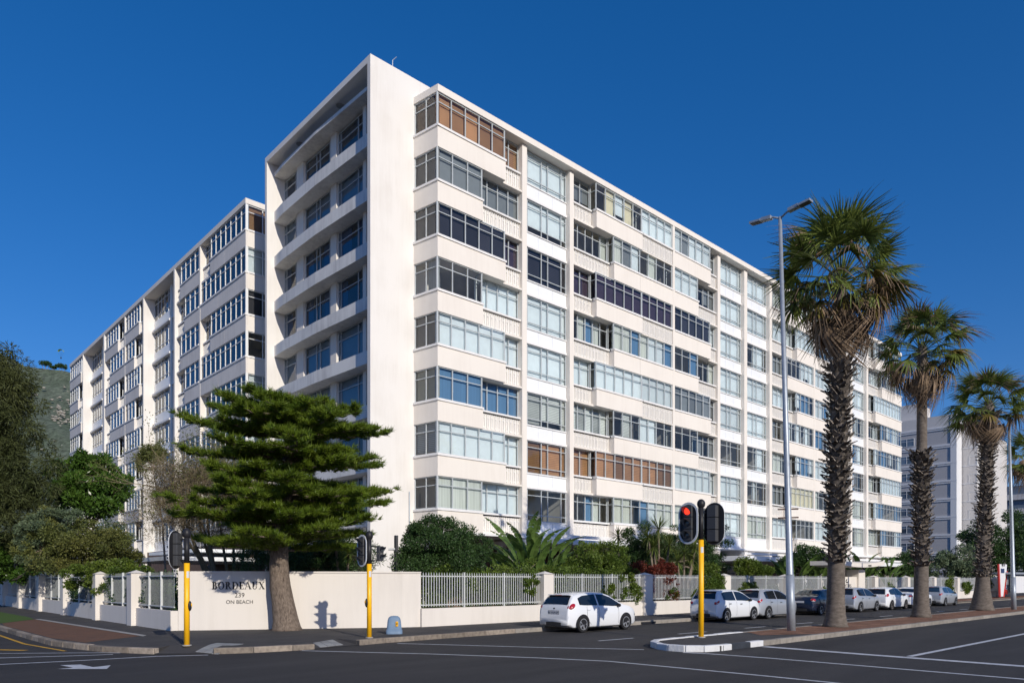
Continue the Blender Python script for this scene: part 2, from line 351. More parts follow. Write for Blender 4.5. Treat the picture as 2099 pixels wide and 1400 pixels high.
def kerb_run(pts, step, m, parent, inset=.16, top=.155, side=1, taper=0, name='kerb_stone', limit=999):
    """stones along the outer edge, body lying on the pavement side"""
    for i, ((x0, y0), (x1, y1)) in enumerate(resample(pts, step)):
        if i > limit: break
        L = math.hypot(x1-x0, y1-y0); ang = math.atan2(y1-y0, x1-x0); key = (round(L, 2), m.name, top, side, i % 3)
        if key not in kerb_meshes:
            b = MB(); j = random.uniform(-.006, .008); w = random.uniform(-.006, .006)
            b.ob((0, 0), (1, 0), .006, L-.006, -inset*side if side > 0 else -.03+w, .03+w if side > 0 else inset, -.05, top+j)
            o = b.build(name, m); bv = o.modifiers.new('bevel', 'BEVEL'); bv.width = .02; bv.segments = 2; kerb_meshes[key] = o
        else: o = link(kerb_meshes[key].copy())
        o.location = (x0, y0, 0); o.rotation_euler = (0, 0, ang); attach(o, parent)
kerb_run(KL[1:], 1.0, M['kerb'], pav); kerb_run(K2, .95, M['kerb'], pav); kerb_run(K3[:-1], 1.1, M['kerb'], pav)
kerb_run([(-6, -12.64), (30, -12.62)], 1.5, M['kerbc'], pav); kerb_run([(30, -12.62), (75, -12.62)], 3., M['kerbc'], pav)
# storm drain mouth in the kerb ahead of the first car
dr = MB(); du = onv(1318, -12.7); dr.box(du-.1, du+.9, -12.72, -12.655, .02, .11, 0)
dr.build('drain_mouth', M['ink'], pav)
# median island
nose = [(-1.4, -18.98), (-5.2, -19.0), (-6.3, -19.05), (-6.9, -19.35), (-7.35, -19.9), (-7.5, -20.35), (-7.45, -20.85), (-7.1, -21.2), (-6.5, -21.36)]
med = thing; mm = MB(); mm.prism([(120, -18.98)]+[(x, y) for x, y in nose]+[(120, -21.35)], -.05, .14)
median = struct(mm.build('median_island', M['asphalt2']))
nose2 = nose[:-1]+[(-6.4, -21.345)]
kerb_run(nose2[::1], .55, M['kerbw'], median, top=.17, limit=99)
kerb_run([(-6.4, -21.33), (-5.95, -21.34)], .5, M['kerbw'], median, top=.17); kerb_run([(-5.95, -21.34), (-4.95, -21.34)], 1., M['kerbk'], median, top=.165)
kerb_run([(-4.95, -21.34), (-4.2, -21.34)], .8, M['kerbw'], median, top=.17)
kerb_run([(-4.2, -21.34), (24, -21.34)], 1.0, M['kerbc'], median); kerb_run([(24, -21.34), (100, -21.34)], 2.5, M['kerbc'], median)
kerb_run([(40, -18.99), (-1.4, -18.99)], 1.0, M['kerbc'], median)
def sheet(name, poly, z, m, parent=None):
    me = bpy.data.meshes.new(name); bm = bmesh.new(); f = bm.faces.new([bm.verts.new((x, y, z)) for x, y in poly]); bm.normal_update()
    if f.normal.z < 0: f.normal_flip()
    bmesh.ops.triangulate(bm, faces=[f]); bm.to_mesh(me); bm.free(); me.materials.append(m); o = link(bpy.data.objects.new(name, me))
    if parent: attach(o, parent)
    return o
def brickmat(name, c1, c2, mortar, scale=1., bw=.2, bh=.1):
    m = bpy.data.materials.new(name); m.use_nodes = True; N, K = nodes(m); p = N['Principled BSDF']; p.inputs['Roughness'].default_value = .95; p.inputs['Specular IOR Level'].default_value = .15
    tc = N.new('ShaderNodeTexCoord'); b = N.new('ShaderNodeTexBrick'); K.new(tc.outputs['Object'], b.inputs[0]); b.inputs['Scale'].default_value = 1
    b.inputs['Color1'].default_value = (*c1, 1); b.inputs['Color2'].default_value = (*c2, 1); b.inputs['Mortar'].default_value = (*mortar, 1)
    b.inputs['Brick Width'].default_value = bw; b.inputs['Row Height'].default_value = bh; b.inputs['Mortar Size'].default_value = .006
    n = N.new('ShaderNodeTexNoise'); n.inputs['Scale'].default_value = 1.3; n.inputs['Detail'].default_value = 6; K.new(tc.outputs['Object'], n.inputs[0])
    x = N.new('ShaderNodeMix'); x.data_type = 'RGBA'; x.blend_type = 'MULTIPLY'; r = N.new('ShaderNodeMapRange'); r.inputs[1].default_value = .35; r.inputs[2].default_value = .7; K.new(n.outputs[0], r.inputs[0])
    K.new(r.outputs[0], x.inputs[0]); K.new(b.outputs[0], x.inputs[6]); x.inputs[7].default_value = (.62, .60, .58, 1); K.new(x.outputs[2], p.inputs['Base Color'])
    bp = N.new('ShaderNodeBump'); bp.inputs['Strength'].default_value = .5; bp.inputs['Distance'].default_value = .01; K.new(b.outputs[1], bp.inputs['Height']); bp.invert = True; K.new(bp.outputs[0], p.inputs['Normal'])
    return m
M['paver'] = brickmat('red_brick_paving', (.33, .17, .105), (.25, .135, .09), (.14, .10, .08))
struct(sheet('brick_paving', [(-1.2, -19.16), (-2.2, -20.2), (-.2, -21.16), (100, -21.16), (100, -19.16)], .145, M['paver'], None))
struct(sheet('brick_paving', [(40, -12.8), (110, -12.8), (110, -10.2), (40, -10.2)], .145, M['paver']))
# verge on the side street
struct(sheet('verge', [(-19.32, 2.2), (-19.1, 4.54), (-17.52, 7.16), (-17.0, -6.9), (-18.9, -8.5), (-19.25, -6.0)], .1445, M['verge']))
struct(sheet('grass_verge', [(-19.32, 22), (-17.5, 22), (-17.35, 9.97), (-17.52, 7.2), (-19.1, 4.54), (-19.32, 4.5)], .149, M['grass']), 'stuff')
struct(sheet('edging_strip', [(-17.52, 7.16), (-17.3, 7.3), (-16.78, -6.8), (-17.0, -7.2)], .152, M['conc']))
def ribbon(name, pts, wdt, m, z=.004):
    P = [Vector((x, y)) for x, y in pts]; b = MB(); Ls, Rs = [], []
    for i, p in enumerate(P):
        t = (P[min(i+1, len(P)-1)]-P[max(i-1, 0)]).normalized(); n = Vector((-t.y, t.x))*wdt/2; Ls.append(p+n); Rs.append(p-n)
    for i in range(len(P)-1): b.quad([(*Rs[i], z), (*Rs[i+1], z), (*Ls[i+1], z), (*Ls[i], z)])
    o = b.build(name, m); return struct(o)
ribbon('road_marking', [(-4.42, -21.5), (-4.6, -24.5), (-4.95, -38)], .32, M['line'])
ribbon('road_marking', [(-11.6, -13.4), (-10.9, -14.6), (-9.4, -17.2), (-7.9, -19.4), (-7.72, -19.7)], .11, M['line'])
ribbon('road_marking', [(-7.62, -20.9), (-7.4, -21.6), (-7.25, -23.2), (-7.2, -38)], .13, M['line'])
ribbon('road_marking', [(-14.8, -13.55), (-12.71, -16.74), (-11.4, -19.2), (-10.69, -20.9), (-10.45, -24.64), (-10.2, -38)], .11, M['line'])
ribbon('road_marking', [(-21.4, -8.5), (-18.92, -10.5), (-18.6, -10.9)], .09, M['line'])
ribbon('road_marking', [(-27, -5.5), (-21.13, -10.23), (-19.4, -11.0), (-18.84, -11.15)], .11, M['line'])
ribbon('road_marking', [(-28, -9.8), (-21.35, -11.9), (-20.09, -12.2), (-18.15, -12.45), (-17.1, -13.0)], .11, M['line'])
ribbon('road_marking', [(-4.3, -25.34), (60, -25.4)], .16, M['line'])
for a, b in ((-6.41, -4.7), (-2.04, -.3), (2.6, 4.14), (7.03, 8.54), (11.89, 13.15), (16.53, 18.19), (21.2, 22.6), (25.6, 26.95), (30.2, 31.6), (34.9, 36.3)):
    ribbon('road_marking', [(a, -16.95), (b, -17.0)], .12, M['line'])
ribbon('road_marking', [(-2.92, -17.9), (-1.2, -18.0)], .1, M['line'])
ribbon('yellow_road_marking', [(-19.95, 4), (-19.95, -5.86), (-19.55, -9.3)], .1, M['yline'])
ribbon('yellow_road_marking', [(-21.2, -4), (-20.9, -7.5), (-20.3, -8.35)], .22, M['yline'])
struct(sheet('road_arrow', [G(*p) for p in ((119, 1370.6), (219, 1370.6), (227, 1363), (191, 1367), (165, 1361.5), (123, 1363), (150, 1368))], .005, M['line']))
# tactile pads as four slabs each
for n4, (A, B, Cc, D) in enumerate((((-17.18, -12.3), (-16.2, -11.2), (-15.75, -12.0), (-16.85, -13.0)), ((-13.98, -12.6), (-13.15, -12.25), (-13.25, -13.05), (-14.1, -13.25)))):
    pb = lambda s, t: tuple(np.array(A)*(1-s)*(1-t)+np.array(B)*s*(1-t)+np.array(Cc)*s*t+np.array(D)*(1-s)*t)
    def zr(p):   # height of the dropped kerb ramp under a point
        if n4 == 0: q = abs((p[0]+18.03)*(-1.03)-(p[1]+11.81)*1.12)/math.hypot(1.03, 1.12)
        else: q = abs((p[0]+14.34)*.23-(p[1]+13.4)*1.55)/math.hypot(.23, 1.55)
        return .012+.13*min(1, q/1.05)
    for i in range(3):
        for j in range(3):
            q = [pb((i+.03)/3, (j+.03)/3), pb((i+.97)/3, (j+.03)/3), pb((i+.97)/3, (j+.97)/3), pb((i+.03)/3, (j+.97)/3)]
            t = MB(); t.quad([(*x, zr(x)+.008) for x in q])
            for v0, v1 in zip(q, q[1:]+q[:1]): t.quad([(*v0, .0), (*v1, .0), (*v1, zr(v1)+.008), (*v0, zr(v0)+.008)])
            t.build('tile', M['tact'], pav)
# ================================================================ APARTMENT BLOCK
H, Z0 = 3.01, 5.91                       # storey height, height of the lowest sill
sill_z = lambda k: Z0+H*k
TOP = 29.15
blockA = thing('apartment_building', 'long cream eight-storey apartment block on the corner, windows along the main road', 'apartment building')
blockB = thing('apartment_building', 'shaded cream apartment wing receding down the side street behind the corner block', 'apartment building')
pane_left = {id(blockA): 292, id(blockB): 290}
bl_left = {id(blockA): 292, id(blockB): 280}
stuffg = {id(blockA): {}, id(blockB): {}}
pane_cache = {}
def window(bld, O, d, a0, a1, b, z0, z1, muls, trans, style, fm='frame', gm_='glass', depth=.07, mw=.05, solo=True, blinddrop=None):
    """frame bars at muls (fractions as lengths) and transoms trans; panes between; blind behind"""
    L = a1-a0; fr = MB(); n = (d[1], -d[0])
    xs = [0]+list(muls)+[L]; zs = [z0]+list(trans)+[z1]
    fr.ob(O, d, a0, a1, b-depth, b+.01, z1-mw, z1); fr.ob(O, d, a0, a1, b-depth, b+.01, z0, z0+mw)
    for x in xs:
        x = min(max(x, mw/2), L-mw/2); fr.ob(O, d, a0+x-mw/2, a0+x+mw/2, b-depth, b+.012, z0+mw, z1-mw)
    for z in trans: fr.ob(O, d, a0+mw, a1-mw, b-depth, b+.006, z-mw*.45, z+mw*.45)
    w_ = fr.build('window', M[fm], bld)
    for i in range(len(xs)-1):
        for j in range(len(zs)-1):
            if xs[i+1]-xs[i] < .1: continue
            p = [(O[0]+d[0]*(a0+x)+n[0]*(b-.035), O[1]+d[1]*(a0+x)+n[1]*(b-.035), z) for x, z in ((xs[i], zs[j]), (xs[i+1], zs[j]), (xs[i+1], zs[j+1]), (xs[i], zs[j+1]))]
            if solo and pane_left[id(bld)] > 0:
                pane_left[id(bld)] -= 1; mesh_obj('pane', p, [(0, 1, 2, 3)], M[gm_], w_)
            else: stuffg[id(bld)].setdefault(('glazing', gm_), MB()).quad(p)
    # blinds and curtains, each a little behind the glass
    if style:
        segs = []
        if style[0] == '*':                       # per-pane mixture
            for i in range(len(xs)-1): segs.append((xs[i], xs[i+1], random.choice(style[1:])))
        elif style[0] in 'odgv' and len(xs) > 3 and bl_left[id(bld)] > 0:
            segs = [(xs[i], xs[i+1], style[0]) for i in range(len(xs)-1) if xs[i+1]-xs[i] > .3]
        else: segs.append((0, L, style[0]))
        for s0, s1, c in segs:
            if c.lower() == 't': continue
            m = {'w': 'b_w', 'g': 'b_g', 'd': 'b_d', 'p': 'b_p', 'o': 'b_o', 'v': 'b_v', 'u': 'b_u', 'c': 'b_c', 'y': 'b_y', 'b': 'b_t'}[c.lower()]
            drop = (z1-z0)*(1 if c.isupper() or c in 'dpouc' else (blinddrop if blinddrop else random.choice((1, 1, .98, .92, .75))))
            if c in 'uc' and style[0] != '*': # curtains drawn to the sides
                parts_ = [(s0, s0+(s1-s0)*random.uniform(.2, .5)), (s1-(s1-s0)*random.uniform(.1, .4), s1)]
            else: parts_ = [(s0, s1)]
            for p0, p1 in parts_:
                if bl_left[id(bld)] > 0:
                    bl_left[id(bld)] -= 1; q = MB()
                    q.ob(O, d, a0+p0+.02, a0+p1-.02, b-.17, b-.16, z1-drop, z1-.02); q.build('blind', M[m], w_)
                else: stuffg[id(bld)].setdefault(('blinds', m), MB()).ob(O, d, a0+p0+.02, a0+p1-.02, b-.17, b-.16, z1-drop, z1-.02)
    return w_
def even(L, step):
    n = max(1, round(L/step)); return [L*i/n for i in range(1, n)]
def balustrade(bld, O, d, a0, a1, b, z0, z1):
    """precast white screen: upright fins joined by short cross blocks, gaps under the sill"""
    q = MB(); L = a1-a0; n = max(2, round(L/.30)); st = L/n
    q.ob(O, d, a0, a1, b-.12, b-.07, z0, z1-.10, 0)
    for i in range(n):
        x = a0+st*(i+.5)
        q.ob(O, d, x-st*.36, x-st*.16, b-.07, b, z0+.02, z1-.09, 0)
        q.ob(O, d, x+st*.10, x+st*.30, b-.07, b, z0+.02, z1-.09, 0)
        q.ob(O, d, x-st*.16, x+st*.10, b-.06, b-.012, z0+.10, z0+.17, 0)
        q.ob(O, d, x-st*.16, x+st*.10, b-.06, b-.012, z1-.32, z1-.25, 0)
    q.ob(O, d, a0, a1, b-.3, b-.13, z1-.12, z1-.0, 1)
    return q.build('balustrade_panel', [M['screen'], M['ink']], bld)
def seg_row(bld, O, d, segs, k, dr=.6, fm='frame', gm_='glass', solo=True, step=.93, mc='cream', fd=.07):
    zs = sill_z(k); zt = zs+1.77; zb = zs-1.24
    for (a0, a1, t, st) in segs:
        L = a1-a0
        if t in ('P', 'PL', 'PB'):
            b = 0
            sp = MB()
            if t != 'PB':
                sp.ob(O, d, a0, a1, -.14, 0, zb, zs-.12)
                if L > 6:                                  # movement joint
                    sp = MB(); sp.ob(O, d, a0, a0+L*.42, -.14, 0, zb, zs-.12); sp.ob(O, d, a0+L*.42+.018, a1, -.14, 0, zb, zs-.12); sp.ob(O, d, a0+.1, a1-.1, -.16, -.15, zb+.1, zs-.13)
                sp.ob(O, d, a0, a1, -dr-.3, -.14, zb, zb+.12)
                if t == 'PL':
                    sp.ob(O, d, a0, a0+.12, -dr, -.14, zb+.12, zs-.12)
                sp.ob(O, d, a1-.12, a1, -dr, -.14, zb+.12, zs-.12)
                o = sp.build('spandrel_panel', M[mc], bld)
            else:
                balustrade(bld, O, d, a0, a1, -.02, zb+.02, zs-.1); MB().ob(O, d, a0, a1, -dr-.3, -.0, zb-.06, zb+.02).build('slab_edge', M[mc], bld)
            MB().ob(O, d, a0-(.05 if t == 'PL' else 0), a1+.04, -.25, .06, zs-.12, zs).build('sill', M['sill'], bld)
            window(bld, O, d, a0, a1, -.07, zs, zt, even(L, step), [zt-.5], st, fm, gm_, solo=solo, depth=fd)
            for e, f in ((a0, t == 'PL'), (a1, True)):
                if f and dr > .4:
                    ne = (d[1], -d[0]); P0 = (O[0]+d[0]*e-ne[0]*dr, O[1]+d[1]*e-ne[1]*dr)
                    if e == a0: window(bld, P0, ne, .0, dr-.08, 0, zs, zt, [], [zt-.5], None, fm, gm_, solo=False)
                    else: window(bld, (O[0]+d[0]*e, O[1]+d[1]*e), (-ne[0], -ne[1]), .08, dr, 0, zs, zt, [], [zt-.5], None, fm, gm_, solo=False)
        elif t == 'R':
            balustrade(bld, O, d, a0, a1, -dr+.14, zb+.12, zs-.1)
            MB().ob(O, d, a0, a1, -dr-.25, -dr+.2, zs-.1, zs).build('sill', M['sill'], bld)
            MB().ob(O, d, a0, a1, -dr-.3, -dr+.30, zb, zb+.12).build('slab_edge', M[mc], bld)
            window(bld, O, d, a0, a1, -dr-.05, zs, zt, even(L, .8), [zt-.5], st, fm, gm_, solo=solo, depth=fd)
        elif t == 'F':
            n = 3
            for i in range(n): MB().ob(O, d, a0+L*i/n+.012, a0+L*(i+1)/n-.012, -dr-.1, -dr, zb+.12, zs-.33).build('spandrel_panel', M['panel'], bld)
            q = MB(); q.ob(O, d, a0, a1, -dr-.14, -dr-.02, zb+.05, zs-.3); q.ob(O, d, a0, a1, -dr-.14, -dr+.08, zb-.02, zb+.12); q.ob(O, d, a0, a1, -dr-.14, -dr+.06, zs-.34, zs-.28); q.build('slab_edge', M['sill'], bld)
            ml = [L*.09, L*.41, L*.56, L*.88]
            window(bld, O, d, a0, a1, -dr-.02, zs-.28, zt-.02, ml, [zs+.12, zt-.42], st, fm, gm_, solo=solo)
            if random.random() < .2:   # one open casement
                e = a0+L*random.choice((.0, .56)); nn = (d[1], -d[0])
                window(bld, (O[0]+d[0]*e-nn[0]*dr, O[1]+d[1]*e-nn[1]*dr), (nn[0]*.95+d[0]*.3, nn[1]*.95+d[1]*.3), 0, .42, 0, zs+.15, zt-.45, [], [], None, 'framew', gm_, solo=False)
OA, DA = (0, 0), (1, 0)
A_st = ['T', 'W', 'U', 'W', '*tc', 'd', 'g', 'o']
A_st = ['*tcc', 'W', 'U', 'W', '*ttc', 'd', 'G', 'o'][:8]
M['fglass'] = mat('far_window_glass', (.10, .13, .17), .08, spec=.9, objvar=.6)
AR_st = ['W', 'W', 'U', 'W', 'w', 'p', 'G', 'o']
B_st = ['*ttg', 'o', 'v', 'W', 'W', 'd', 'w75', 'w75']
C_st = ['*tucw', 'o', '*wvwt', 'W', '*ucwc', 'p', '*tcwg', '*gtwy']
C1_st = ['*tuc', 'o', 'v', 'W', '*uct', 'p', '*ttc', '*gt']
CP_st = ['*wgc', 'W', '*tcw', 'g', '*tuc', 'd', 'w', '*wg']
AP_x = {1: 5.05, 0: 3.27}
rs = random.Random(5)
def style(s):
    if s is None: return None
    return s
for k in range(8):
    odd = k % 2 == 1; near = k >= 0
    e = AP_x[1 if odd else 0]
    bd = .76 if 'w75' in B_st[k] else None
    def row(segs, **kw): seg_row(blockA, OA, DA, segs, k, **kw)
    row([(0, e, 'P', A_st[k] if A_st[k][0] == '*' else A_st[k][0])], step=1.05)
    row([(e+.02, 6.67, 'R', AR_st[k][0] if AR_st[k][0] != '*' else AR_st[k])])
    sb = B_st[k]
    seg_row(blockA, OA, DA, [(7.09, 10.97, 'F', sb if sb[0] == '*' else ('w' if 'w75' in sb else sb[0]))], k)
    c0 = 13.34 if odd else 15.2
    row([(11.37, c0, 'R', C1_st[k] if C1_st[k][0] == '*' else C1_st[k][0])])
    if odd:
        row([(c0, 18.4, 'PL', C_st[k] if C_st[k][0] == '*' else C_st[k][0]), (18.4, 22.15, 'PB', (C_st[k] if C_st[k][0] == '*' else C_st[k][0]) if k != 7 else 'W')])
    else: row([(c0, 22.15, 'PL', C_st[k] if C_st[k][0] == '*' else C_st[k][0])])
    e = 27.42 if odd else 25.65
    row([(22.4, e, 'P', CP_st[k] if CP_st[k][0] == '*' else CP_st[k][0])]); row([(e+.02, 28.89, 'R', rs.choice(['W', '*tc', '*tg']))])
    row([(29.33, 33.14, 'F', rs.choice(['W', '*tw', 'W', 'w', '*cw', '*twu']))]); row([(33.66, 37.59, 'F', rs.choice(['*tuw', 'W', '*cw', '*tw', 'y' if k == 1 else 'w']))])
    f0 = 40.5 if odd else 42.37
    row([(38.06, f0, 'R', rs.choice(['*tg', '*tc', 'W']))])
    row([(f0, 45.9, 'PL', rs.choice(['*tw', '*tuw', 'W', '*cg'] if k != 1 else ['y']))])
    g1 = 53.0 if odd else 51.2
    row([(46.15, g1, 'P', rs.choice(['*tuw', 'W', '*tc']))]); row([(g1+.02, 55.24, 'R', rs.choice(['*tu', '*tw', 'W']))])
    row([(55.71, 59.49, 'F', rs.choice(['*twu', 'W', '*tc']))])
    i0 = 61.3 if odd else 63.2
    row([(60.01, i0, 'R', rs.choice(['*tc', '*tw']))]); row([(i0, 69.26, 'PL', rs.choice(['*tuw', '*twwu', 'W']))])
for a0, a1 in ((6.68, 7.08), (10.98, 11.36), (28.9, 29.32), (33.15, 33.65), (37.6, 38.05), (55.25, 55.7), (59.5, 60.0)):
    MB().box(a0, a1, .28, .75, 4.0, 28.75).build('column', M['cream'], blockA)
for a0, a1 in ((22.15, 22.4), (45.9, 46.15)): MB().box(a0, a1, -.015, .7, 4.6, 28.75).build('column', M['cream'], blockA)
# angled return of the first bay
dR = Vector((-.159, .987)).normalized(); ORt = (dR.x*1.87, dR.y*1.87); dn = (-dR.x, -dR.y)
for k in range(8):
    zs = sill_z(k); zt = zs+1.77; zb = zs-1.24
    MB().ob(ORt, dn, 0, 1.87, -.14, -.002, zb, zs-.12).build('spandrel_panel', M['cream'], blockA)
    MB().ob(ORt, dn, -.12, 1.93, -.25, .06, zs-.12, zs-.002).build('sill', M['sill'], blockA)
    window(blockA, ORt, dn, .02, 1.80, -.07, zs, zt, [.89], [zt-.5], {7: 'o', 6: 'b', 5: 'b', 4: '*ttc', 3: 'b', 2: 'y', 1: 'v', 0: '*tt'}[k], 'frame')
    MB().box(-.035, .05, .02, .10, zs, zt).build('corner_post', M['frame'], blockA)
# roof slab and parapet
rf = MB(); rf.prism([(0, -.02), (69.3, -.02), (69.3, 18), (-.28, 18), (-.30, 1.84)], 28.77, TOP); rf.build('roof_slab', M['cream'], blockA)
MB().box(.3, 69.2, .3, 17.8, TOP, TOP+.02).build('roof_covering', M['roof'], blockA)
# interiors: floors, cross walls, back wall
for k in range(9):
    z = sill_z(k)-1.12
    if k == 8: z = 28.7
    MB().box(-.05, 69.1, .72, 6, z-.06, z+.06).build('floor_slab', M['inner'], blockA)
MB().box(-.1, 69.2, 5.2, 18, 0, 28.75).build('core_wall', M['inner'], blockA)
MB().box(69.0, 69.25, .75, 18, 0, 28.76).build('end_wall', M['cream'], blockA)
for u in (6.87, 11.15, 18.4, 22.3, 29.1, 33.4, 37.8, 46.0, 55.4, 59.8): MB().box(u-.1, u+.1, .76, 5.2, 4, 28.7).build('partition_wall', M['inner'], blockA)
rr = random.Random(9)       # furniture seen through the glass is left to the rooms' depth; a few half-height dividers give it
for i in range(40):
    u = rr.uniform(1, 68); k = rr.randrange(8); MB().box(u, u+rr.uniform(.6, 1.8), rr.uniform(1.6, 2.6), rr.uniform(2.7, 4), sill_z(k)-1.06, sill_z(k)+rr.uniform(-.1, .9)).build('cupboard', M['innerf'], blockA)
# underside, ground floor, canopies
MB().box(.02, 69.2, .0, 5, 4.52, 4.66).build('first_floor_slab', M['sill'], blockA)
MB().box(2, 69, 4.8, 5.15, .14, 4.5).build('ground_floor_wall', M['brown'], blockA)
for u in (1.2, 7, 14.2, 18, 22.3, 29.1, 36, 43, 50, 57, 64): MB().box(u-.28, u+.28, 1.0, 1.6, .14, 4.51).build('column', M['cream'], blockA)
for u0, u1, v0, z0, z1 in ((6.5, 22.5, -2.6, 4.05, 4.38), (27.5, 47, -3.2, 3.45, 3.85), (50, 66, -3.0, 3.4, 3.8)):
    MB().box(u0, u1, v0, 3, z0, z1).build('canopy', M['panel'], blockA, bevel=.03)
    for u in np.arange(u0+2, u1, 5): MB().box(u-.12, u+.12, v0+1, v0+1.25, .14, z0-.01).build('canopy_post', M['sill'], blockA)
    MB().box(u0, u1, v0+.25, v0+.5, z1+.1, z1+.28).build('canopy_edge', M['sill'], blockA)
for u0, u1 in ((8, 12), (15, 20), (24, 27), (31, 35), (38, 42), (52, 56)):
    window(blockA, OA, DA, u0, u1, -4.75, .9, 3.3, even(u1-u0, 1.2), [2.7], '*tg', solo=False)
# ---------------------------------------------------------------- corner tower with framed loggia
T0, T1, UF, TZ = 1.85, 15.05, -3.12, 30.25
MB().box(UF, 1.6, T0, T0+.30, 0.1, TZ).build('end_wall', M['gable'], blockA)
MB().box(UF, 1.6, T1-.28, T1, 0.1, TZ).build('fin_wall', M['gable'], blockA)
MB().box(UF, 1.6, T0+.3, T1-.28, TZ-.36, TZ).build('roof_slab', M['gable'], blockA)
for u0, v0 in ((-2.4, 6.3), (-2.4, 11.4)): o = mesh_obj('ceiling_light', *ellip((u0, v0, TZ-.37), (.26, .26, .07)), M['conc'], blockA, True)
WU = -1.85                               # window plane of the loggia
for k in range(8):
    zs = sill_z(k); zb0 = zs-.98; zb1 = zs-.26
    poly = [(-2.15, T0+.301), (-2.60, 3.1), (-2.64, 4.2), (-2.80, 8.7), (-2.74, 13.3), (-2.60, T1-.281), (WU+.3, T1-.281), (WU+.3, T0+.301)]
    inn = [(x+.11, y) for x, y in poly[:6]]
    q = MB(); q.prism(poly, zb0, zb0+.14)
    for i in range(5):
        (x0, y0), (x1, y1), (x2, y2), (x3, y3) = poly[i], poly[i+1], inn[i+1], inn[i]
        q.prism([(x0, y0), (x3, y3), (x2, y2), (x1, y1)], zb0+.14, zb1)
    q.build('balcony', M['balc'], blockA)
    st = {7: 'g', 6: 'w', 5: 'u', 4: 'u', 3: 'w', 2: 'W', 1: 'u', 0: 'u'}[k]
    zw0, zw1 = zb0+.14, zb0+H
    for (v0, v1) in ((8.2, 11.75), (12.7, 14.76), (4.45, 7.5), (2.16, 4.1)):
        L = v1-v0; mm_ = [L*.2, L*.85] if v0 == 12.7 else ([L*.10, L*.45, L*.58] if v0 == 8.2 else [L*.25, L*.9])
        window(blockA, (WU, v1), (0, -1), 0, L, 0, zw0+.3, zw1-.02, [L-m_ for m_ in mm_][::-1], [zw0+.7, zw1-.6], st, 'frame', 'glassl', solo=k > 2)
        MB().box(WU-.02, WU+.1, v0, v1, zw0, zw0+.3).build('window_apron', M['gable'], blockA)
for v0, v1 in ((4.1, 4.45), (7.5, 8.2), (11.75, 12.7)):
    MB().box(WU-.16, WU+.25, v0, v1, 4, 29.1).build('column', M['cream'], blockA)
q = MB(); q.prism([(-2.15, T0+.301), (-2.60, 3.1), (-2.64, 4.2), (-2.80, 8.7), (-2.74, 13.3), (-2.60, T1-.281), (WU+.3, T1-.281), (WU+.3, T0+.301)], 29.1, 29.32); q.box(WU, WU+.3, T0+.3, T1-.28, 29.32, TZ-.36); q.build('hood_slab', M['balc'], blockA)
MB().box(.3, .5, T0+.3, T1-.28, 0, 29).build('partition_wall', M['inner'], blockA)
for k in range(8): MB().box(WU+.301, .5, T0+.3, T1-.28, sill_z(k)-.98, sill_z(k)-.84).build('floor_slab', M['inner'], blockA)
MB().box(UF+.02, -.3, T0+.3, T1-.3, .14, 3.9).build('ground_floor_wall', M['brown'], blockA)
MB().box(UF-1.2, -.4, T0+.5, T1+.3, 3.95, 4.3).build('canopy', M['sill'], blockA)
MB().tube([(-1.6, T0+.15, TZ), (-1.6, T0+.15, TZ+.45), (-1.35, T0+.15, TZ+.75)], .022, 6).build('roof_aerial', M['galv'], blockA)
MB().tube([(-.62, T0-.06, 2), (-.62, T0-.06, 6.9)], .03, 6).build('vent_pipe', M['galv'], blockA)
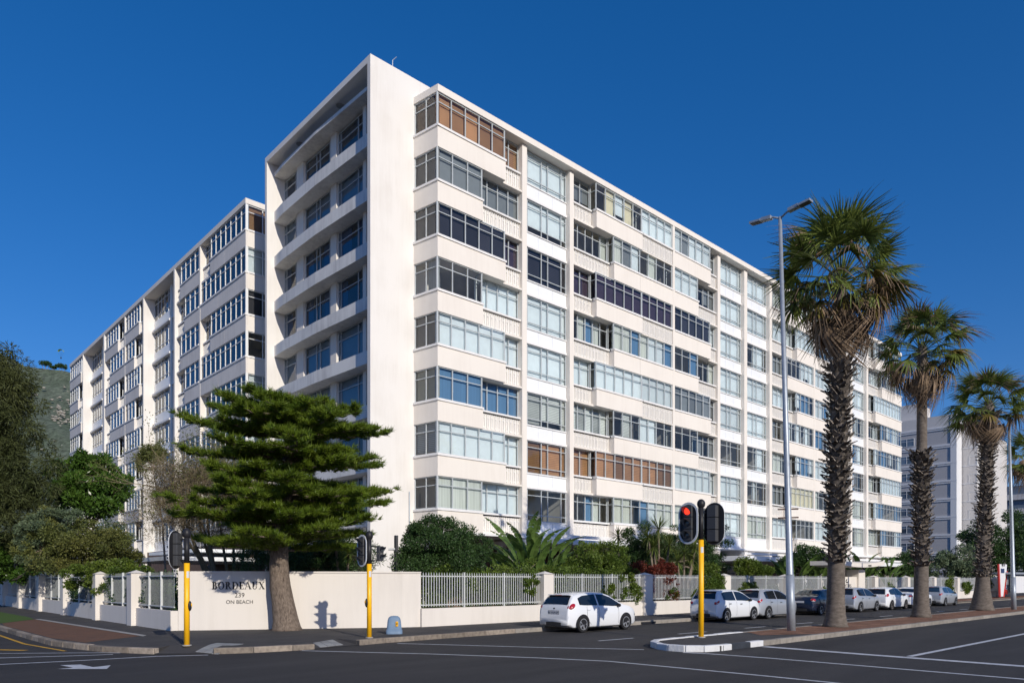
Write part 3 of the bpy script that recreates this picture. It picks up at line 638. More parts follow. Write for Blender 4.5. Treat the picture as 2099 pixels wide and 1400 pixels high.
# ---------------------------------------------------------------- wing down the side street
OB, VW, UE = (-2.87, 0), 18.8, 72.9
DB = (0, -1)
def rowB(v0, v1, t, st, k, **kw):
    seg_row(blockB, (-2.87, v1), DB, [(0, v1-v0, t, st)], k, dr=.38, fm='framew', gm_='glassl', step=1.02, mc='band', fd=.12, **kw)
for k in range(8):
    X = k % 2 == 1; sty = lambda: rs.choice(['*ttg', '*tgw', 'd', '*tu', '*tt', 'G'])
    for s in ([(18.82, 25.6, 'P'), (25.62, 27.7, 'R'), (28.0, 32.4, 'P'), (32.42, 33.6, 'R')] if X else [(18.82, 27.7, 'P'), (28.0, 31.4, 'P'), (31.42, 33.6, 'R')]):
        rowB(s[0], s[1], s[2], sty(), k)
    for s in ([(42.7, 44.0, 'R'), (44.02, 48.7, 'P'), (49.0, 51.3, 'R'), (51.32, 56.4, 'P')] if X else [(42.7, 45.6, 'R'), (45.62, 49.9, 'P'), (49.92, 54.4, 'P'), (54.42, 56.4, 'R')]):
        rowB(s[0], s[1], s[2], sty(), k)
    for s in ([(66.2, 67.2, 'R'), (67.22, 72.9, 'P')] if X else [(66.2, 68.6, 'R'), (68.62, 72.9, 'P')]):
        rowB(s[0], s[1], s[2], sty(), k)
    # recessed bays between the sections
    for r0, r1 in ((33.9, 42.38), (56.9, 65.88)):
        zs = sill_z(k); L = r1-r0; c = r0+L*.38
        for v0, v1 in ((r0+.05, c-.3), (c+.3, r1-.05)):
            window(blockB, (-1.95, v1), DB, 0, v1-v0, 0, zs-.35, zs+1.75, even(v1-v0, 1.0), [zs+.05, zs+1.25], sty(), 'framew', 'glassl')
            MB().box(-1.97, -1.8, v0, v1, zs-1.24, zs-.36).build('spandrel_panel', M['panel'], blockB)
            MB().box(-2.2, -1.8, v0, v1, zs-1.42, zs-1.24).build('slab_edge', M['sill'], blockB)
    # end face towards the main road
    zs = sill_z(k); zt = zs+1.77; zb = zs-1.24
    MB().ob((-2.87, VW), DA, 0.14, 6, -.14, 0, zb, zs-.12).build('spandrel_panel', M['cream'], blockB)
    MB().ob((-2.87, VW), DA, .25, 6, -.25, .06, zs-.12, zs-.002).build('sill', M['sill'], blockB)
    window(blockB, (-2.87, VW), DA, .1, 6, -.07, zs, zt, even(5.9, 1.25), [zt-.5], {7: 'o', 6: 'W', 5: 'd', 4: '*tc', 3: 'w', 2: 'W', 1: 'W', 0: 'W'}[k], 'framew')
    MB().box(-2.88, -2.78, VW-.01, VW+.09, zs, zt).build('corner_post', M['framew'], blockB)
for v0, v1 in ((33.6, 33.9), (42.4, 42.68), (56.4, 56.88), (65.9, 66.18)): MB().box(-2.93, -1.7 if v0 < 60 else -1.7, v0, v1, 0, 28.76).build('fin_wall', M['gable'], blockB)
for v0, v1 in ((27.7, 28.0), (48.7, 49.0)): MB().box(-2.885, -2.4, v0, v1, 4.6, 28.76).build('column', M['cream'], blockB)
for v0, v1 in ((36.8, 37.5), (60.1, 60.8)): MB().box(-2.1, -1.7, v0, v1, 4.6, 28.76).build('column', M['cream'], blockB)
MB().box(-2.9, 14, VW-.02, 72.95, 28.77, TOP).build('roof_slab', M['cream'], blockB)
MB().box(1.2, 14, VW+3, 72.8, 0, 28.75).build('core_wall', M['inner'], blockB)
MB().box(-2.7, 14, 72.8, 72.94, 0, 28.76).build('end_wall', M['cream'], blockB)
MB().box(5, 14, VW+.7, VW+3, 0, 28.75).build('core_wall', M['inner'], blockB)
for v in (22.5, 27.85, 33.75, 42.54, 48.85, 56.6, 66.05): MB().box(-1.75 if v in (33.75, 42.54, 56.6, 66.05) else -2.2, 1.2, v-.1, v+.1, 4, 28.7).build('partition_wall', M['inner'], blockB)
for k in range(8): MB().box(-1.74, 1.25, VW+.75, 72.8, sill_z(k)-1.2, sill_z(k)-1.06).build('floor_slab', M['inner'], blockB)
for k in range(8): MB().box(-2.1, 5, VW+.5, VW+3.2, sill_z(k)-1.21, sill_z(k)-1.07).build('floor_slab', M['inner'], blockB)
MB().box(-2.6, 14, VW+.3, 72.6, .1, 4.6).build('ground_floor_wall', M['brown'], blockB)
MB().box(-9.5, -2.6, 14.5, 26, 3.15, 3.4).build('canopy', M['panel'], blockB)
MB().box(-7.5, -2.6, 15.5, 25, 3.75, 3.95).build('canopy', M['panel'], blockB)
for u, v in ((-9, 15), (-9, 20), (-9, 25.4)): MB().box(u, u+.2, v, v+.2, .1, 3.15).build('canopy_post', M['sill'], blockB)
for bld in (blockA, blockB):
    for (nm, mk), mb in stuffg[id(bld)].items(): mb.build(nm, M[mk], bld)['kind'] = 'stuff'
# ================================================================ CORNER WALL WITH LETTERING, FENCES
WP = [(-15.24, -5.04), (-14.51, -5.50), (-8.40, -8.95), (-7.72, -9.2)]
wall = thing('boundary_wall', 'cream corner wall with BORDEAUX 239 ON BEACH in dark letters behind the pine trunk', 'wall', (-11.4, -7.2, .14))
def inset(pts, t):
    out = []
    for i, p in enumerate(pts):
        a = Vector(pts[max(i-1, 0)]); b = Vector(pts[min(i+1, len(pts)-1)]); d = (b-a).normalized(); out.append((p[0]-d.y*t, p[1]+d.x*t))
    return out
back = inset(WP, .36)
for i, nm in ((1, 'wall_panel'), (2, 'wall_end')):
    a, b = WP[i], WP[i+1]; MB().prism([a, b, back[i+1], back[i]], .1, 2.24).build(nm, M['wallc'], wall)
MB().prism([WP[0], WP[1], (-14.3, -5.2), (-14.4, -4.75), (-14.9, -4.7)], .1, 2.24).build('wall_end', M['wallc'], wall)
q = MB(); o2 = [(p[0]*1.0, p[1]) for p in inset(WP, -.035)]; q.prism([*o2[1:], *[x for x in inset(WP, .4)[1:]][::-1]], 2.19, 2.245); q.build('wall_capping', M['wallc'], wall)
def pyramid(mb, x0, x1, y0, y1, z0, hgt):
    c = ((x0+x1)/2, (y0+y1)/2, z0+hgt); p = [(x0, y0, z0), (x1, y0, z0), (x1, y1, z0), (x0, y1, z0)]
    for i in range(4): mb.quad([p[i], p[(i+1) % 4], c])
# lettering, raised 15 mm from the wall
WD = (Vector(WP[2])-Vector(WP[1])).normalized(); WO = Vector(WP[1])
def wpos(a, z, off=.0): return (WO.x+WD.x*a+WD.y*off, WO.y+WD.y*a-WD.x*off, z)
def letter_obj(name, polys, parent, mt, frame, depth=.015):
    """polys: list of (x,z) outlines -> thin solid letters in a wall frame"""
    q = MB()
    for P in polys:
        n = len(P); i = len(q.v)
        area = sum(P[k][0]*P[(k+1) % n][1]-P[(k+1) % n][0]*P[k][1] for k in range(n))
        if area < 0: P = P[::-1]
        q.v += [frame(x, z, depth) for x, z in P]+[frame(x, z, 0) for x, z in P]
        q.f.append(tuple(range(i, i+n))); q.m.append(0)
        for k in range(n): q.f.append((i+k, i+n+k, i+n+(k+1) % n, i+(k+1) % n)); q.m.append(0)
    return q.build(name, mt, parent)
def rect(x0, x1, z0, z1): return [(x0, z0), (x1, z0), (x1, z1), (x0, z1)]
def bowl(cx, cz, rx, rz, t, a0=0, a1=360, thin=.35, n=16):
    """ring segment, heavy at the sides and thin at top and bottom; as small quads"""
    out = []
    for i in range(n):
        q = []
        for a, s in ((a0+(a1-a0)*i/n, 0), (a0+(a1-a0)*(i+1)/n, 0), (a0+(a1-a0)*(i+1)/n, 1), (a0+(a1-a0)*i/n, 1)):
            c_, s_ = math.cos(R(a)), math.sin(R(a)); tx = t; tz = t*thin
            q.append((cx+(rx-tx*s)*c_, cz+(rz-tz*s)*s_))
        out.append(q)
    return out
def serif_glyph(ch):
    s, th, sf = .235, .07, .07   # stem, thin stroke, serif height
    def stem(x): return [rect(x, x+s, 0, 1), rect(x-.09, x+s+.09, 0, sf), rect(x-.09, x+s+.09, 1-sf, 1)]
    if ch == 'B': return stem(.1)+[rect(.2, .42, .95, 1), rect(.2, .45, .5, .55), rect(.2, .45, 0, .05)]+bowl(.42, .765, .24, .235, s, -90, 90)+bowl(.45, .27, .29, .27, s, -90, 90), .80
    if ch == 'O': return bowl(.5, .5, .47, .52, .19, 0, 360, .3, 24), 1.03
    if ch == 'R': return stem(.1)+[rect(.2, .45, .95, 1), rect(.2, .45, .46, .51)]+bowl(.43, .735, .27, .265, s, -90, 90)+[[(.42, .48), (.58, .48), (.92, 0), (.70, 0)], rect(.70, .98, 0, sf)], .96
    if ch == 'D': return stem(.1)+[rect(.2, .45, .95, 1), rect(.2, .45, 0, .05)]+bowl(.42, .5, .50, .5, .19, -90, 90, .28, 18), 1.0
    if ch == 'E': return stem(.1)+[rect(.2, .68, .94, 1), rect(.2, .58, .48, .53), rect(.2, .72, 0, .06), rect(.63, .68, .78, .95), rect(.55, .59, .4, .62), rect(.67, .72, .05, .24)], .80
    if ch == 'A': return [[(.04, 0), (.11, 0), (.49, .92), (.44, 1.0)], [(.40, 1.02), (.52, 1.02), (.95, 0), (.72, 0)], rect(.24, .70, .33, .38), rect(-.04, .20, 0, sf), rect(.64, 1.02, 0, sf)], 1.0
    if ch == 'U': return [rect(.12, .12+s, .3, 1), rect(.72, .78, .3, 1), rect(.03, .38, 1-sf, 1), rect(.62, .88, 1-sf, 1)]+bowl(.45, .33, .33, .35, .12, 180, 360, .6), .94
    if ch == 'X': return [[(.08, 1), (.31, 1), (.93, 0), (.70, 0)], [(.74, 1), (.81, 1), (.23, 0), (.16, 0)], rect(0, .38, 1-sf, 1), rect(.65, .92, 1-sf, 1), rect(.06, .33, 0, sf), rect(.62, 1.0, 0, sf)], 1.02
    return [], .5
xa = .0; sign = []
hh = .265; a_start = .27; target_len = 1.80
tot = sum(serif_glyph(c)[1] for c in 'BORDEAUX')+.07*7; sc = target_len/tot
for ch in 'BORDEAUX':
    P, wd = serif_glyph(ch); x0 = xa; P2 = [[(a_start+(x0+x)*sc, 1.60+z*hh) for x, z in p] for p in P]
    letter_obj('letter', P2, wall, M['ink'], lambda x, z, o: wpos(x, z, o+.001)); xa += wd+.07
def text_mesh(name, txt, size, frame, mt, parent, align='CENTER', depth=.012, xs=1.):
    c = bpy.data.curves.new(name, 'FONT'); c.body = txt; c.size = size; c.align_x = align; c.extrude = depth/2; c.resolution_u = 4
    o = bpy.data.objects.new(name, c); S.collection.objects.link(o); dg = bpy.context.evaluated_depsgraph_get()
    me = bpy.data.meshes.new_from_object(o.evaluated_get(dg)); bpy.data.objects.remove(o); bpy.data.curves.remove(c)
    for v in me.vertices: v.co = Vector(frame(v.co.x*xs, v.co.y, v.co.z+depth/2))
    me.materials.clear(); me.materials.append(mt); o = link(bpy.data.objects.new(name, me))
    if parent: attach(o, parent)
    return o
text_mesh('lettering', '239', .23, lambda x, z, o: wpos(a_start+.93+x, 1.31+z, o+.001), M['ink'], wall)
text_mesh('lettering', 'ON BEACH', .185, lambda x, z, o: wpos(a_start+.93+x, 1.08+z, o+.001), M['ink'], wall)
# fences -----------------------------------------------------------
def fence(name, label, pts_piers, axis, const, picket_m, parts_n, zbase=.14, group=None, dark=False):
    """piers: list of (start, end) along the axis; pickets between them"""
    x0 = pts_piers[0][0]; org = (x0, const, .14) if axis == 0 else (const, x0, .14)
    t = thing(name, label, 'fence', org)
    def bx(mb, a0, a1, b0, b1, z0, z1):
        if axis == 0: mb.box(a0, a1, const+b0, const+b1, z0, z1)
        else: mb.box(const-b1, const-b0, a0, a1, z0, z1)
        return mb
    pk = None; cnt = 0; rest = MB()
    for i, (a0, a1) in enumerate(pts_piers):
        if a1 > a0:
            q = bx(MB(), a0, a1, -.12, .42, .1, 2.2)
            if axis == 0: pyramid(q, a0-.04, a1+.04, const-.16, const+.46, 2.2, .13)
            else: pyramid(q, const-.46, const+.16, a0-.04, a1+.04, 2.2, .13)
            q.build('pier', M['wallc'], t)
        if i+1 < len(pts_piers):
            b0_, b1_ = a1, pts_piers[i+1][0]
            if b1_-b0_ < .3: continue
            bx(MB(), b0_, b1_, 0, .25, .1, .84).build('low_wall', M['wallc'], t)
            bx(MB(), b0_, b1_, .10, .14, .95, .99).build('rail', M['bar'], t); bx(MB(), b0_, b1_, .10, .14, 2.06, 2.1).build('rail', M['bar'], t)
            n = max(2, round((b1_-b0_)/.128)); 
            for j in range(1, n):
                x = b0_+(b1_-b0_)*j/n
                if j % max(6, round(n/3)) == 0:
                    bx(MB(), x-.03, x+.03, .08, .16, .85, 2.24).build('fence_post', M['bar'], t); continue
                if cnt < parts_n:
                    if pk is None:
                        q = MB()
                        if axis == 0: q.box(-.013, .013, -.013, .013, .90, 2.17); pyramid(q, -.013, .013, -.013, .013, 2.17, .07)
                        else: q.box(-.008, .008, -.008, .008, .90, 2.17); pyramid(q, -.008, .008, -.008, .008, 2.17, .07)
                        pk = q.build('picket', M['bar'] if axis == 0 else M['bar_shade']); o = pk
                    else: o = link(pk.copy())
                    o.location = (x, const+.085, 0) if axis == 0 else (const-.085, x, 0); attach(o, t); cnt += 1
                else: bx(rest, x-(.013 if axis == 0 else .008), x+(.013 if axis == 0 else .008), .077, .093, .9, 2.22)
    if rest.v: rest.build('pickets', M['bar'], t)['kind'] = 'stuff'
    return t
FV = -9.3
pr = [(-7.75, -7.75), (-1.24, -.62), (6.05, 6.75), (13.75, 14.4), (21.3, 21.8), (28.9, 29.5)]
fence('fence', 'white picket fence on a low cream wall behind the parked white hatchback', pr, 0, FV, None, 255)
fence('fence', 'white picket fence stretch beyond the entrance sign with climbing plants', [(33.7, 33.7), (36.0, 36.7), (43.2, 43.8), (50, 50.6), (56.8, 57.5), (64, 64.6), (71, 71.6)], 0, FV, None, 0)
fence('fence', 'shaded picket fence on a grey low wall along the side street', [(-5.05, -5.05), (-.95, -.35), (4.5, 5.1), (10.95, 11.55), (17.2, 17.8), (23.6, 24.2), (30, 30.6), (36.4, 37), (43, 43.6)], 1, -15.25, None, 200)
# entrance gate sign
gt = thing('entrance_sign', 'cream entrance wall sign with dark letters under a thin curved canopy', 'sign', (31, FV, .14))
MB().box(29.5, 32.5, FV-.1, FV+.15, .1, 2.2).build('sign_board', M['wallc'], gt)
MB().box(32.5, 33.7, FV-.25, FV+.6, .1, 2.75).build('pier', M['wallc'], gt)
q = MB(); cp = [(27.5, 3.02), (29, 2.92), (31, 2.88), (33, 2.95), (35, 3.12)]
for (a, z), (b, z2) in zip(cp, cp[1:]): q.quad([(a, FV-1.2, z), (b, FV-1.2, z2), (b, FV-1.2, z2+.3), (a, FV-1.2, z+.3)]); q.quad([(a, FV-1.2, z+.3), (b, FV-1.2, z2+.3), (b, FV+1.2, z2+.3), (a, FV+1.2, z+.3)]); q.quad([(a, FV+1.2, z), (b, FV+1.2, z2), (b, FV-1.2, z2), (a, FV-1.2, z)])
q.quad([(27.5, FV-1.2, 3.02), (27.5, FV-1.2, 3.32), (27.5, FV+1.2, 3.32), (27.5, FV+1.2, 3.02)]); q.quad([(35, FV-1.2, 3.12), (35, FV+1.2, 3.12), (35, FV+1.2, 3.42), (35, FV-1.2, 3.42)])
q.build('canopy', M['wallc'], gt)
fr_ = lambda x, z, o: (x, FV-.101-o, z)
text_mesh('lettering', 'OYTERS', .34, lambda x, z, o: fr_(30.75+x, 1.42+z, o), M['ink'], gt, xs=1.25)
text_mesh('lettering', 'L D & E', .32, lambda x, z, o: fr_(30.85+x, 1.0+z, o), M['ink'], gt, xs=1.25)
letter_obj('emblem', bowl(30.75, 1.88, .24, .15, .1, 120, 350, .8, 10)+[[(30.6, 1.93), (30.72, 2.04), (30.78, 1.98), (30.66, 1.9)]], gt, M['ink'], fr_)
text_mesh('lettering', 'AVENUE', .17, lambda x, z, o: (32.1+x, FV-1.215-o, 2.97+z), M['ink'], gt)
# ================================================================ VEGETATION HELPERS
def rand_unit(n):
    v = rng.normal(size=(n, 3)); return v/np.linalg.norm(v, axis=1, keepdims=True)
def leaf_quads(P, D, U, ln, wd):
    """rhombic leaves at P pointing along D, width along U"""
    ln = np.asarray(ln).reshape(-1, 1); wd = np.asarray(wd).reshape(-1, 1)
    return np.stack([P, P+D*ln*.45+U*wd*.5, P+D*ln, P+D*ln*.45-U*wd*.5], axis=1)
def cloud(name, ells, n, ln, wd, m, parent, clumps=60, spread=.22, up=.25, droop=0., shell=.75):
    ells = np.array(ells, float); vol = np.prod(ells[:, 3:6], axis=1)**.8; pick = rng.choice(len(ells), clumps, p=vol/vol.sum())
    d = rand_unit(clumps); rad = shell+(1-shell)*rng.random((clumps, 1)); low = rng.random((clumps, 1)) < .25; rad = np.where(low, rad*.6, rad)
    cc = ells[pick, :3]+d*rad*ells[pick, 3:6]; size = spread*ells[pick, 3:6].mean(axis=1)*rng.uniform(.6, 1.5, clumps)
    w_ = size**1.5; ci = rng.choice(clumps, n, p=w_/w_.sum()); off = rand_unit(n)*(rng.random((n, 1))**.45)*size[ci][:, None]; off[:, 2] *= .75
    P = cc[ci]+off; D = off/np.linalg.norm(off, axis=1, keepdims=True)*.8+rand_unit(n)*.8; D[:, 2] += up-droop; D /= np.linalg.norm(D, axis=1, keepdims=True)
    U = np.cross(D, rand_unit(n)); U /= np.linalg.norm(U, axis=1, keepdims=True)
    P[:, 2] = np.maximum(P[:, 2], .2)
    return quads_obj(name, leaf_quads(P, D, U, ln*rng.uniform(.6, 1.3, n), wd*rng.uniform(.7, 1.2, n)), m, parent)
def limb_tree(mb, p, d, L, r, depth, spread=.6, kink=.25, k=5, mi=0, tips=None, upb=.1, nch=(2, 3)):
    p = Vector(p); d = Vector(d).normalized(); pts = [p.copy()]; rr_ = [r]; n = 3
    for i in range(n):
        d = (d+Vector((random.gauss(0, kink), random.gauss(0, kink), random.gauss(0, kink)*.6+upb*.3))).normalized(); p = p+d*L/n; pts.append(p.copy()); rr_.append(r*(1-.4*(i+1)/n))
    mb.tube(pts, rr_, k if r > .02 else 3, mi, cap=False)
    if tips is not None and depth <= 1: tips.append((p.copy(), d.copy()))
    if depth > 0:
        for j in range(random.randint(*nch)):
            dd = (d+Vector((random.gauss(0, spread), random.gauss(0, spread), random.gauss(0, spread*.7)+upb))).normalized(); s = random.choice(pts[1:])
            limb_tree(mb, s if j else p, dd, L*random.uniform(.6, .85), r*.58, depth-1, spread, kink, k, mi, tips, upb, nch)
# ---------------------------------------------------------------- layered pine
pu, pvv = -12.3, -7.35+.0
pu, pvv = G(587, 1291, .14)
pine = thing('pine_tree', 'tall green pine with flat layered branches and thick leaning trunk before the corner wall', 'tree', (pu, pvv, .14))
side = Vector((RX, -RX*0, 0)); camx = Vector((RX, LX, 0)).normalized()          # camera-right direction in the plan
tb = MB(); base = Vector((pu, pvv, .12)); tpts = []; trad = []
for z, dx, r in ((0, 0, .58), (.12, -.0, .50), (.4, -.03, .44), (1.0, -.12, .39), (1.6, -.22, .36), (2.3, -.27, .34), (3.2, -.22, .28), (4.5, 0, .22), (6.3, .1, .15), (8.5, .1, .06)):
    tpts.append(base+camx*dx+Vector((0, 0, z))); trad.append(r)
tb.tube(tpts, trad, 18); tk = tb.build('trunk', M['bark'], pine, True)
def trunk_at(z):
    for i in range(len(tpts)-1):
        if tpts[i].z <= z <= tpts[i+1].z: f = (z-tpts[i].z)/(tpts[i+1].z-tpts[i].z); return tpts[i].lerp(tpts[i+1], f)
    return tpts[-1]
bb = MB(); TP, TD = [], []
levels = [(7.95, 2.7, 11), (7.6, 3.3, 11), (7.0, 3.5, 11), (6.3, 3.45, 11), (5.6, 3.6, 12), (4.95, 3.6, 12), (4.25, 3.75, 12), (3.7, 3.7, 12), (3.3, 2.7, 9)]
for li, (z, L, nb) in enumerate(levels):
    for b_ in range(nb):
        az = 2*math.pi*(b_+random.uniform(-.3, .3))/nb+li*.7; Lb = L*random.uniform(.6, 1.1); dirv = Vector((math.cos(az), math.sin(az), 0))
        sx = dirv.dot(camx); Lb *= .93 if sx > .4 else 1
        if z < 4.6 and sx < -.3: Lb *= 1.12
        if z < 3.6 and sx > .3: Lb *= 1.08
        if 4.2 < z < 5.8 and sx < -.2: Lb *= .8 if z > 4.8 else .85
        s0 = trunk_at(z)+Vector((0, 0, random.uniform(-.32, .32))); P = []
        droop = random.uniform(-.08, .12) if z > 4 else random.uniform(-.05, .06)
        for i in range(9):
            f = i/8; P.append(s0+dirv*Lb*f+Vector((-dirv.y, dirv.x, 0))*math.sin(f*3)*random.uniform(-.08, .08)*Lb+Vector((0, 0, -droop*Lb*f*1.4+.06*Lb*f**3)))
        bb.tube(P, [.05*(1-.8*i/8)+.006 for i in range(9)], 5, cap=False)
        for i in range(2 if z < 7.5 else 1, 9):
            f = i/8; wl = (.75*(1-abs(f-.55)*1.1)+.12)*(.75 if z > 7.4 else 1)
            for rep in range(2):
                for sgn in (-1, 1):
                    q0 = P[i-1].lerp(P[i], random.random()); lat = (dirv*random.uniform(.3, 1.0)+Vector((-dirv.y, dirv.x, 0))*sgn*random.uniform(.5, 1)).normalized()
                    nl = max(3, int(wl*11)); l_ = wl*random.uniform(.55, 1.1)
                    end = q0+lat*l_+Vector((0, 0, random.uniform(-.03, .12)))
                    if rep == 0: bb.tube([q0, end], [.012, .004], 3, cap=False)
                    for j in range(nl):
                        g = (j+random.random())/nl; t_ = q0.lerp(end, g)
                        TP.append((t_.x, t_.y, t_.z+random.uniform(-.04, .09))); dd = (lat*.7+Vector((0, 0, .5))+dirv*.2).normalized(); TD.append(tuple(dd))
        for j in range(14):
            t_ = P[7].lerp(P[8], random.uniform(.2, 1.05)); TP.append(tuple(t_)); TD.append(tuple((dirv*.6+Vector((0, 0, .75))).normalized()))
bb.build('branches', M['bark'], tk)['kind'] = 'stuff'
TP = np.array(TP); TD = np.array(TD); nper = 19
P = np.repeat(TP, nper, 0)+rng.normal(size=(len(TP)*nper, 3))*[.035, .035, .02]; D = np.repeat(TD, nper, 0)*.75+rand_unit(len(P))*.75; D[:, 2] += .18; D /= np.linalg.norm(D, axis=1, keepdims=True)
U = np.cross(D, rand_unit(len(P))); U /= np.linalg.norm(U, axis=1, keepdims=True)
ln = rng.uniform(.10, .27, (len(P), 1)); wd = .024
quads_obj('crown', np.stack([P-U*wd/2, P+U*wd/2, P+D*ln], axis=1), M['pine'], pine)['kind'] = 'stuff'
print('pine tris', len(P))
# ---------------------------------------------------------------- broad trees and shrubs on the side street
def bushy(name, label, cat, org, ells, n, ln, wd, m, trunk=None, clumps=80, spread=.3, bark='barkg', up=.25, droop=0, group=None, twigs=0):
    t = thing(name, label, cat, org, group)
    q = MB()
    if trunk:
        for tr in trunk: q.tube([Vector(p) for p, r in tr], [r for p, r in tr], 8)
    e = ells[0]
    for i in range(8+twigs):
        el = random.choice(ells); a = Vector((org[0], org[1], max(.3, e[2]-e[5]*.9))) if not trunk else Vector(trunk[0][-1][0])
        b = Vector((el[0]+random.uniform(-.8, .8)*el[3], el[1]+random.uniform(-.8, .8)*el[4], el[2]+random.uniform(-.5, .8)*el[5])); m_ = a.lerp(b, .5)+Vector((0, 0, -.1*el[5]))
        q.tube([a, m_, b], [.05, .03, .01], 4, cap=False)
    q.build('trunk' if trunk else 'stems', M[bark], t)['kind'] = 'stuff'
    cloud('crown' if trunk else 'foliage', ells, n, ln, wd, M[m], t, clumps, spread, up, droop)['kind'] = 'stuff'
    return t
def E(px, py, Y, rx, rz, ry=None):
    """ellipsoid seen around a photo pixel at a distance"""
    u, v = far(px, Y); k = Y/FP; return (u, v, zat(py, Y), rx*k, (ry or rx)*k, rz*k)
def EE(*a, **k): return E(*a, **k)
u, v = -14.1, onu(20, -14.1)
ca = [E(-30, 800, 44, 70, 90), E(20, 860, 44, 60, 95), E(55, 965, 44, 55, 75), E(-10, 980, 44, 70, 90), E(15, 1075, 44, 60, 55), E(60, 1040, 44, 40, 50), E(-70, 930, 44, 70, 140), E(5, 740, 44, 30, 42), E(48, 790, 44, 32, 42), E(75, 905, 44, 38, 32), E(88, 985, 44, 34, 32)]
bushy('casuarina_tree', 'large dark olive feathery tree at the edge of the side street', 'tree', (u, v, .15), ca, 85000, .34, .055, 'casu', [[((u, v, .1), .35), ((u+.3, v-.3, 4), .28), ((u, v, 9), .15)], [((-14.4, onu(66, -14.4), .2), .13), ((-14.4, onu(54, -14.4), 3.2), .11), ((-14.4, onu(44, -14.4), 6), .07)]], 240, .36, 'barkg', .1, .5)
ell = [E(182, 1000, 52, 62, 62), E(150, 1030, 52, 40, 35), E(225, 1010, 52, 35, 45), E(180, 955, 52, 38, 30), E(120, 975, 52, 22, 26), E(235, 985, 52, 28, 30)]
u, v = far(185, 52); bushy('broadleaf_tree', 'rounded glossy green tree between the feathery tree and the side wing', 'tree', (u, v, .15), ell, 26000, .30, .12, 'gloss', [[((u, v, .1), .16), ((u, v, 3.5), .12), ((u+.2, v, 6), .07)]], 90, .3, up=.4)
ell = [E(120, 1085, 41, 60, 38), E(175, 1110, 41, 75, 42), E(90, 1130, 41, 50, 45), E(230, 1140, 41, 55, 32), E(150, 1150, 41, 80, 30)]
u, v = far(150, 41); bushy('large_shrub', 'large yellow green shrub bulging over the side street fence', 'shrub', (u, v, .15), ell, 42000, .13, .07, 'olive', None, 150, .26)
ell = [E(78, 1095, 40.5, 42, 34), E(115, 1070, 40.5, 50, 24), E(225, 1100, 43, 40, 34), E(75, 1140, 40, 30, 34)]
u, v = far(85, 40.5); bushy('silver_shrub', 'grey green shrub mixed into the yellow green one over the fence', 'shrub', (u, v, .15), ell, 22000, .13, .06, 'sage', None, 90, .28)
ell = [E(20, 1150, 46, 55, 45), E(50, 1165, 44, 30, 26), E(-20, 1130, 48, 40, 60)]
u, v = far(20, 46); bushy('climbing_shrub', 'dark glossy shrub with pale leaf edges under the feathery tree', 'shrub', (u, v, .15), ell, 16000, .2, .11, 'gloss', None, 60, .3)
ell = [E(215, 1170, 33, 60, 20), E(265, 1165, 32, 40, 18), E(170, 1185, 34, 40, 20), E(215, 1190, 33, 40, 35)]
u, v = far(215, 33); bushy('low_shrub', 'dark green shrub spilling over the pickets beside the second side street pier', 'shrub', (u, v, .15), ell, 16000, .11, .06, 'lime', None, 60, .3)
ell = [E(162, 1210, 33.8, 22, 40), E(240, 1215, 31.2, 16, 36), E(245, 1180, 31.2, 22, 20), E(275, 1225, 30, 8, 26), E(318, 1215, 28.6, 12, 32), E(300, 1190, 29, 12, 14), E(335, 1230, 28, 16, 16)]
bushy('climber', 'dark green creeper growing through the side street pickets', 'climbing plant', (-15.1, 3, .15), [(-15.05, onu(e_, -15.2), z_, .18, b_, c_) for e_, z_, b_, c_ in ((160, 1.3, 1.3, .8), (190, 1.2, .5, .7), (232, 1.4, .9, .75), (262, 1.1, .5, .5), (305, 1.5, .5, .6), (322, 1.1, .45, .6), (350, .95, .6, .3), (125, 1.2, .7, .5))], 15000, .09, .06, 'hedge', None, 90, .5)
# bare twiggy tree behind the wall
u, v = far(450, 34)
bt = thing('bare_tree', 'brown twiggy tree with sparse leaves and several stems behind the corner wall', 'tree', (u, v, .15)); q = MB(); tips = []
for px, top, L in ((445, 415, 1.9), (470, 440, 1.7), (455, 380, 2.0), (475, 480, 1.9), (440, 350, 2.1), (462, 330, 2.0), (480, 520, 1.6), (450, 400, 2.2), (470, 300, 2.0)):
    a = Vector((*far(px, 34+random.uniform(-1, 1)), .15)); b = Vector((*far(top+ (px-top)*.45, 34), zat(1095, 34))); q.tube([a, a.lerp(b, .5)+Vector((.1, 0, .1)), b], [.1, .075, .055], 7, cap=False)
    limb_tree(q, b, b-a+Vector((0, 0, .6)), L, .05, 4, .62, .2, 5, 0, tips, .12, (2, 4))
q.build('branches', M['twig'], bt)['kind'] = 'stuff'
ell = [E(400, 1010, 34, 95, 62), E(330, 1060, 34, 60, 45), E(490, 1010, 34, 60, 50), E(430, 1075, 34, 90, 40), E(345, 1000, 34, 45, 40)]
N_ = 2600; idx = rng.integers(0, len(tips), N_*6); TPt = np.array([tuple(t[0]) for t in tips])[idx]+rng.normal(size=(N_*6, 3))*.16
D = rand_unit(len(TPt)); U = np.cross(D, rand_unit(len(TPt))); U /= np.linalg.norm(U, axis=1, keepdims=True)
quads_obj('foliage', leaf_quads(TPt[:9000], D[:9000], U[:9000], np.full(9000, .10), np.full(9000, .045)), M['olive'], bt)['kind'] = 'stuff'
tw = cloud('twigs', ell, 26000, .42, .014, M['twig'], bt, 120, .34, .2); tw['kind'] = 'stuff'
ell = [E(290, 940, 40, 16, 10), E(318, 935, 40, 26, 12), E(300, 960, 40, 18, 8), E(325, 912, 40, 9, 8)]
